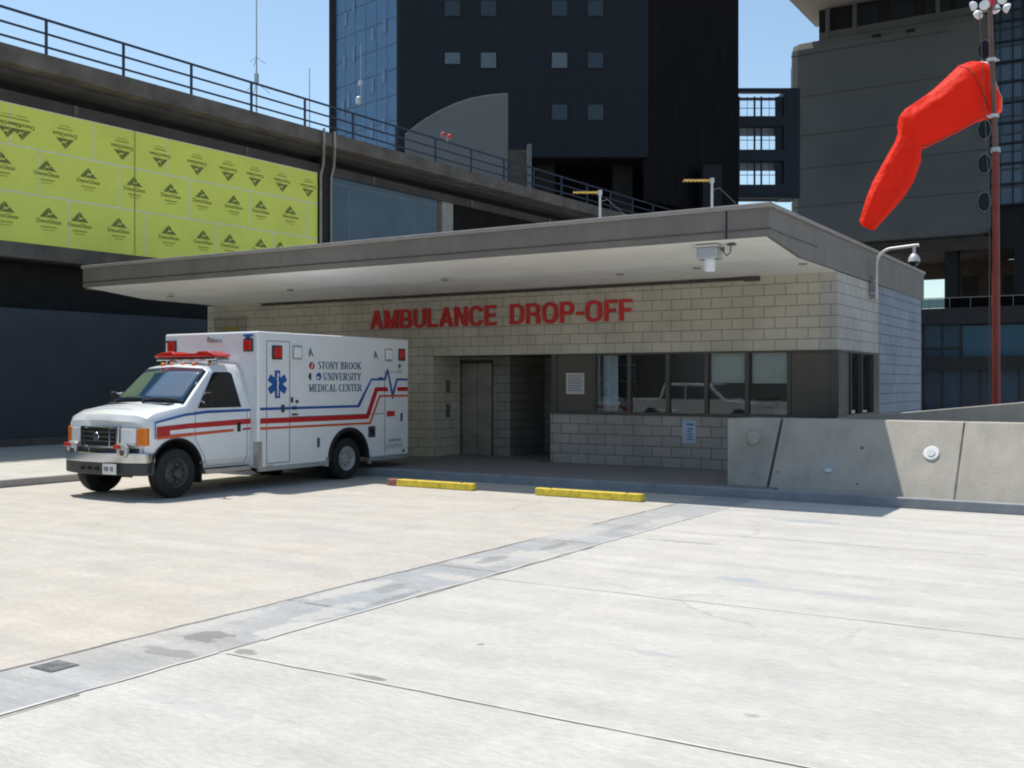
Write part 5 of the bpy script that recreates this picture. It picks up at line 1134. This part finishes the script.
    def front(nm, m, x0, x1, z0, z1, pr, th=.03, par=cab, n=8, bev=0):
        mb = MB(); rows = []
        for i in range(n+1):
            x = x0+(x1-x0)*i/n; y = fy_at(x)-pr; rows.append([(x, y, z0), (x, y, z1), (x, y+th, z1), (x, y+th, z0)])
        ids = mb.grid(rows, close=True); mb.f.append(ids[0]); mb.m.append(0); mb.f.append(ids[-1][::-1]); mb.m.append(0)
        return mb.build(nm, m, par, bev, local=True)
    go = front('grille', M['chrome'], -.46, .46, .78, 1.115, .03, .05, bev=.01)
    front('grille_opening', M['arch'], -.41, .41, .82, 1.085, .034, .01, go)
    for z in (.88, .95, 1.02): front('grille_bar', M['chrome'] if 0 else M['bumper_dark'], -.40, .40, z, z+.022, .042, .012, go)
    for x in (-.30, .30): front('grille_post', M['chrome'], x-.015, x+.015, .80, 1.10, .050, .02, go, 2)
    MB().lathe((0, fy_at(0)-.046, .96), (0, -1, 0), [(0, .07), (.012, .065), (.012, 0)], 20).build('oval_badge', M['chrome'], go, smooth=50, local=True)
    for s in (1, -1):
        a, b = sorted((s*.50, s*.77)); hb = front('headlight', M['head_lens'], a, b, .86, 1.09, .03, .05, bev=.012)
        a, b = sorted((s*.78, s*.945)); front('turn_signal', M['lens_orange'], a, b, .83, 1.10, .02, .10, bev=.015)
        front('headlight_trim', M['chrome'], *sorted((s*.49, s*.78)), .84, .86, .035, .03)
    front('nose_panel', M['bumper_dark'], -.88, .88, .66, .79, -.0, .03)
    # bumper
    mb = MB()
    def bump(x, y=-3.0, c=.24): return y-c*(1-abs(x/1.02)**2.6)
    def bumper(nm, m, zs, pr, xr_=.98, par=A, yoff=0, bev=.01):
        mb = MB(); rows = []; n = 24
        for i in range(n+1):
            x = -xr_+2*xr_*i/n; y = bump(x)-pr; rows.append([(x, y+yoff*(z-zs[0]), z) for z in zs]+[(x, y+.18, zs[-1]), (x, y+.18, zs[0])])
        ids = mb.grid(rows, close=True); mb.f.append(ids[0]); mb.m.append(0); mb.f.append(ids[-1][::-1]); mb.m.append(0)
        return mb.build(nm, m, par, bev, local=True, smooth=40)
    bo = bumper('front_bumper', M['chrome'], (.57, .66, .72), .0)
    mbx = MB(); bumper('bumper_valance', M['bumper_dark'], (.38, .48, .568), -.02, .955, bo)
    for s in (1, -1): MB().box((s*.94, -3.0, .575), (s*.985, -2.90, .715)).build('bumper_end', M['chrome'], bo, .01, local=True)
    mb = MB()
    for x in (-.25, -.08, .09): mb.box((x-.05, bump(x)-.0+.012, .45), (x+.05, bump(x)+.03, .50))
    mb.build('air_slot', M['arch'], bo, local=True)
    pl = MB().box((.26, bump(.4)-.03, .40), (.57, bump(.4)-.015, .56)).build('licence_plate', M['white'], bo, local=True)
    mb = MB(); [mb.box((.30+k_*.036, bump(.4)-.033, .445), (.318+k_*.036+.004*(k_ % 3), bump(.4)-.031, .515)) for k_ in range(6) if k_ != 3]; mb.build('plate_lettering', M['text_blue'], pl, local=True)
    # siren / fog lamp pods on the bumper
    for s, x in ((1, .54), (-1, -.74)):
        pd = MB().lathe((x+.08, bump(x)+.02, .76), (0, -1, 0), [(-.06, 0), (-.06, .09), (.01, .12), (.02, .105), (.02, 0)], 22).build('fog_lamp', M['galv_light'], A, smooth=40, local=True)
        MB().box((x-.05, bump(x)-.045, .79), (x+.07, bump(x)+.02, .85)).build('grille_light', M['lens_red'], pd, .01, local=True)
        MB().lathe((x+.11, bump(x)-.005, .735), (0, -1, 0), [(0, .05), (.012, .045), (.012, 0)], 18).build('lamp_lens', M['steel_dark'], pd, smooth=40, local=True)
    # --- mirrors
    for s in (1, -1):
        ml = MB().tube([(s*.93, -1.92, 1.50), (s*1.06, -1.97, 1.47), (s*1.16, -1.97, 1.50)], .014, 8).tube([(s*.90, -1.8, 1.64), (s*1.06, -1.95, 1.61), (s*1.16, -1.97, 1.62)], .014, 8).build('mirror_arm', M['chrome'], cab, local=True)
        MB().box((s*1.09, -2.0, 1.42), (s*1.23, -1.94, 1.64)).build('mirror_head', M['rubber'], ml, .03, local=True)
    # --- lightbar
    lb = MB().box((-.66, -1.50, 2.16), (.80, -1.20, 2.215)).box((-.5, -1.4, 2.10), (-.4, -1.25, 2.16)).box((.5, -1.4, 2.08), (.6, -1.25, 2.16)).build('light_bar', M['chrome'], A, .015, local=True)
    prof = [(-.70, 2.217), (.84, 2.217), (.80, 2.26), (.62, 2.31), (.40, 2.31), (.34, 2.28), (-.18, 2.28), (-.24, 2.31), (-.46, 2.31), (-.66, 2.26)]
    MB().prism([(x, -1.52, z) for x, z in prof], (0, .34, 0)).build('red_light_lens', M['lens_red'], lb, .02, local=True)
    for x in (-.4, -.18, .1, .36): MB().lathe((x, -1.56, 2.085), (0, -.3, 1), [(0, .045), (.03, .04), (.05, 0)], 12).build('roof_marker', M['lens_orange'], cab, smooth=60, local=True)
    return A
make_ambulance()

# ================================================================== VEHICLE OUT OF FRAME SEEN MIRRORED IN THE WINDOWS
def make_car():
    A = thing('white_pickup', 'white vehicle parked off to the left, seen only mirrored in the office windows', 'car', (-16.2, -3.0, 0), math.pi/2)
    prof = [(-2.8, .45), (-2.85, .8), (-2.7, 1.0), (-1.35, 1.08), (-.65, 1.74), (1.3, 1.77), (1.55, 1.12), (2.8, 1.12), (2.85, .5)]
    MB().prism([(-.95, y, z) for y, z in prof], (1.9, 0, 0)).build('body', M['amb_white'], A, .05, local=True)
    for s in (1, -1):
        MB().prism([(s*.952, y, z) for y, z in ((-1.12, 1.12), (-.62, 1.62), (.32, 1.64), (.32, 1.12))], (s*.004, 0, 0)).build('side_window', M['rubber'], A, local=True)
        MB().prism([(s*.952, y, z) for y, z in ((.40, 1.12), (.40, 1.64), (1.2, 1.64), (1.38, 1.12))], (s*.004, 0, 0)).build('side_window', M['rubber'], A, local=True)
        MB().box((s*.6, -2.87, .75), (s*.88, -2.80, .92)).build('headlight', M['head_lens'], A, .01, local=True)
        for y in (-1.9, 1.85): MB().lathe((s*.96, y, .37), (s, 0, 0), [(-.2, .2), (-.2, .38), (-.02, .39), (.01, .36), (0, .2), (-.02, 0)], 24).build('wheel', M['rubber'], A, smooth=40, local=True)
    MB().prism([(-.8, -1.29, 1.17), (.8, -1.29, 1.17), (.8, -.74, 1.69), (-.8, -.74, 1.69)], (0, -.012, .01)).build('windshield', M['rubber'], A, local=True)
make_car()
# unseen building added behind the viewer so the glass mirrors it, not bright sky
ob = thing('unseen_dark_building', 'long dark brick building added unseen behind the viewer to darken the window reflections', 'building', (-10, -62, 0)); box('wall', M['tan_brick'], (-90, -75, 0), (70, -60, 17), ob)
mb = MB()
for i in range(40):
    for z in (2, 6, 10): mb.box((-88+i*4, -60.0, z), (-86+i*4, -59.95, z+2))
mb.build('window', M['tower_win_dim'], ob)

# ------------------------------------------------------------------ give every separate piece of a repeated part its own object
def split_pieces(o, gap):
    me = o.data; n = len(me.vertices); par = list(range(n))
    def find(a):
        while par[a] != a: par[a] = par[par[a]]; a = par[a]
        return a
    for e in me.edges:
        a, b = find(e.vertices[0]), find(e.vertices[1])
        if a != b: par[a] = b
    isl = {}
    for v in me.vertices: isl.setdefault(find(v.index), []).append(v.co)
    keys = list(isl); bb = [[(min(c[i] for c in isl[k_]), max(c[i] for c in isl[k_])) for i in range(3)] for k_ in keys]
    if len(keys) < 2 or len(keys) > 120: return
    grp = list(range(len(keys)))
    def fg(a):
        while grp[a] != a: a = grp[a]
        return a
    for i in range(len(keys)):
        for j in range(i):
            if all(max(bb[i][k_][0]-bb[j][k_][1], bb[j][k_][0]-bb[i][k_][1]) < gap for k_ in range(3)):
                a, b = fg(i), fg(j)
                if a != b: grp[a] = b
    roots = sorted({fg(i) for i in range(len(keys))})
    if len(roots) < 2: return
    of = {keys[i]: roots.index(fg(i)) for i in range(len(keys))}
    for g in range(len(roots)):
        m2 = me.copy(); bm = bmesh.new(); bm.from_mesh(m2); bm.verts.ensure_lookup_table()
        bmesh.ops.delete(bm, geom=[v for v in bm.verts if of[find(v.index)] != g], context='VERTS'); bm.to_mesh(m2); bm.free()
        if g == 0: o.data = m2
        else:
            c = o.copy(); c.data = m2; sc.collection.objects.link(c); c.parent = o.parent
def all_under(o):
    for ch in list(o.children): yield ch; yield from all_under(ch)
for o in list(sc.objects):
    if o.parent: continue
    st = o.name.split('.')[0]
    gap = {'ambulance': .22, 'drop_off_building': .5, 'ramp_building': .8, 'concrete_block_building': 1.0, 'glass_tower': 1.2, 'link_bridge': .9, 'retaining_wall': .3, 'unseen_dark_building': 1.0, 'wheel_stop': .3, 'office_shelf': 0, 'roof_antenna': 0}.get(st)
    if gap:
        for ch in list(all_under(o)):
            if ch.type == 'MESH' and (not list(ch.children) or ch.name.split('.')[0] in ('star_of_life', 'window_seal')) and ch.name.split('.')[0] not in ('window_frame', 'grille_bar', 'lug_nuts', 'lettering', 'hood_lettering', 'plate_lettering', 'faded_lettering', 'window_bars', 'panel_joint', 'curtain_mullion', 'rod_and_snake', 'door_seam', 'small_mark' if 0 else 'x'): split_pieces(ch, gap)
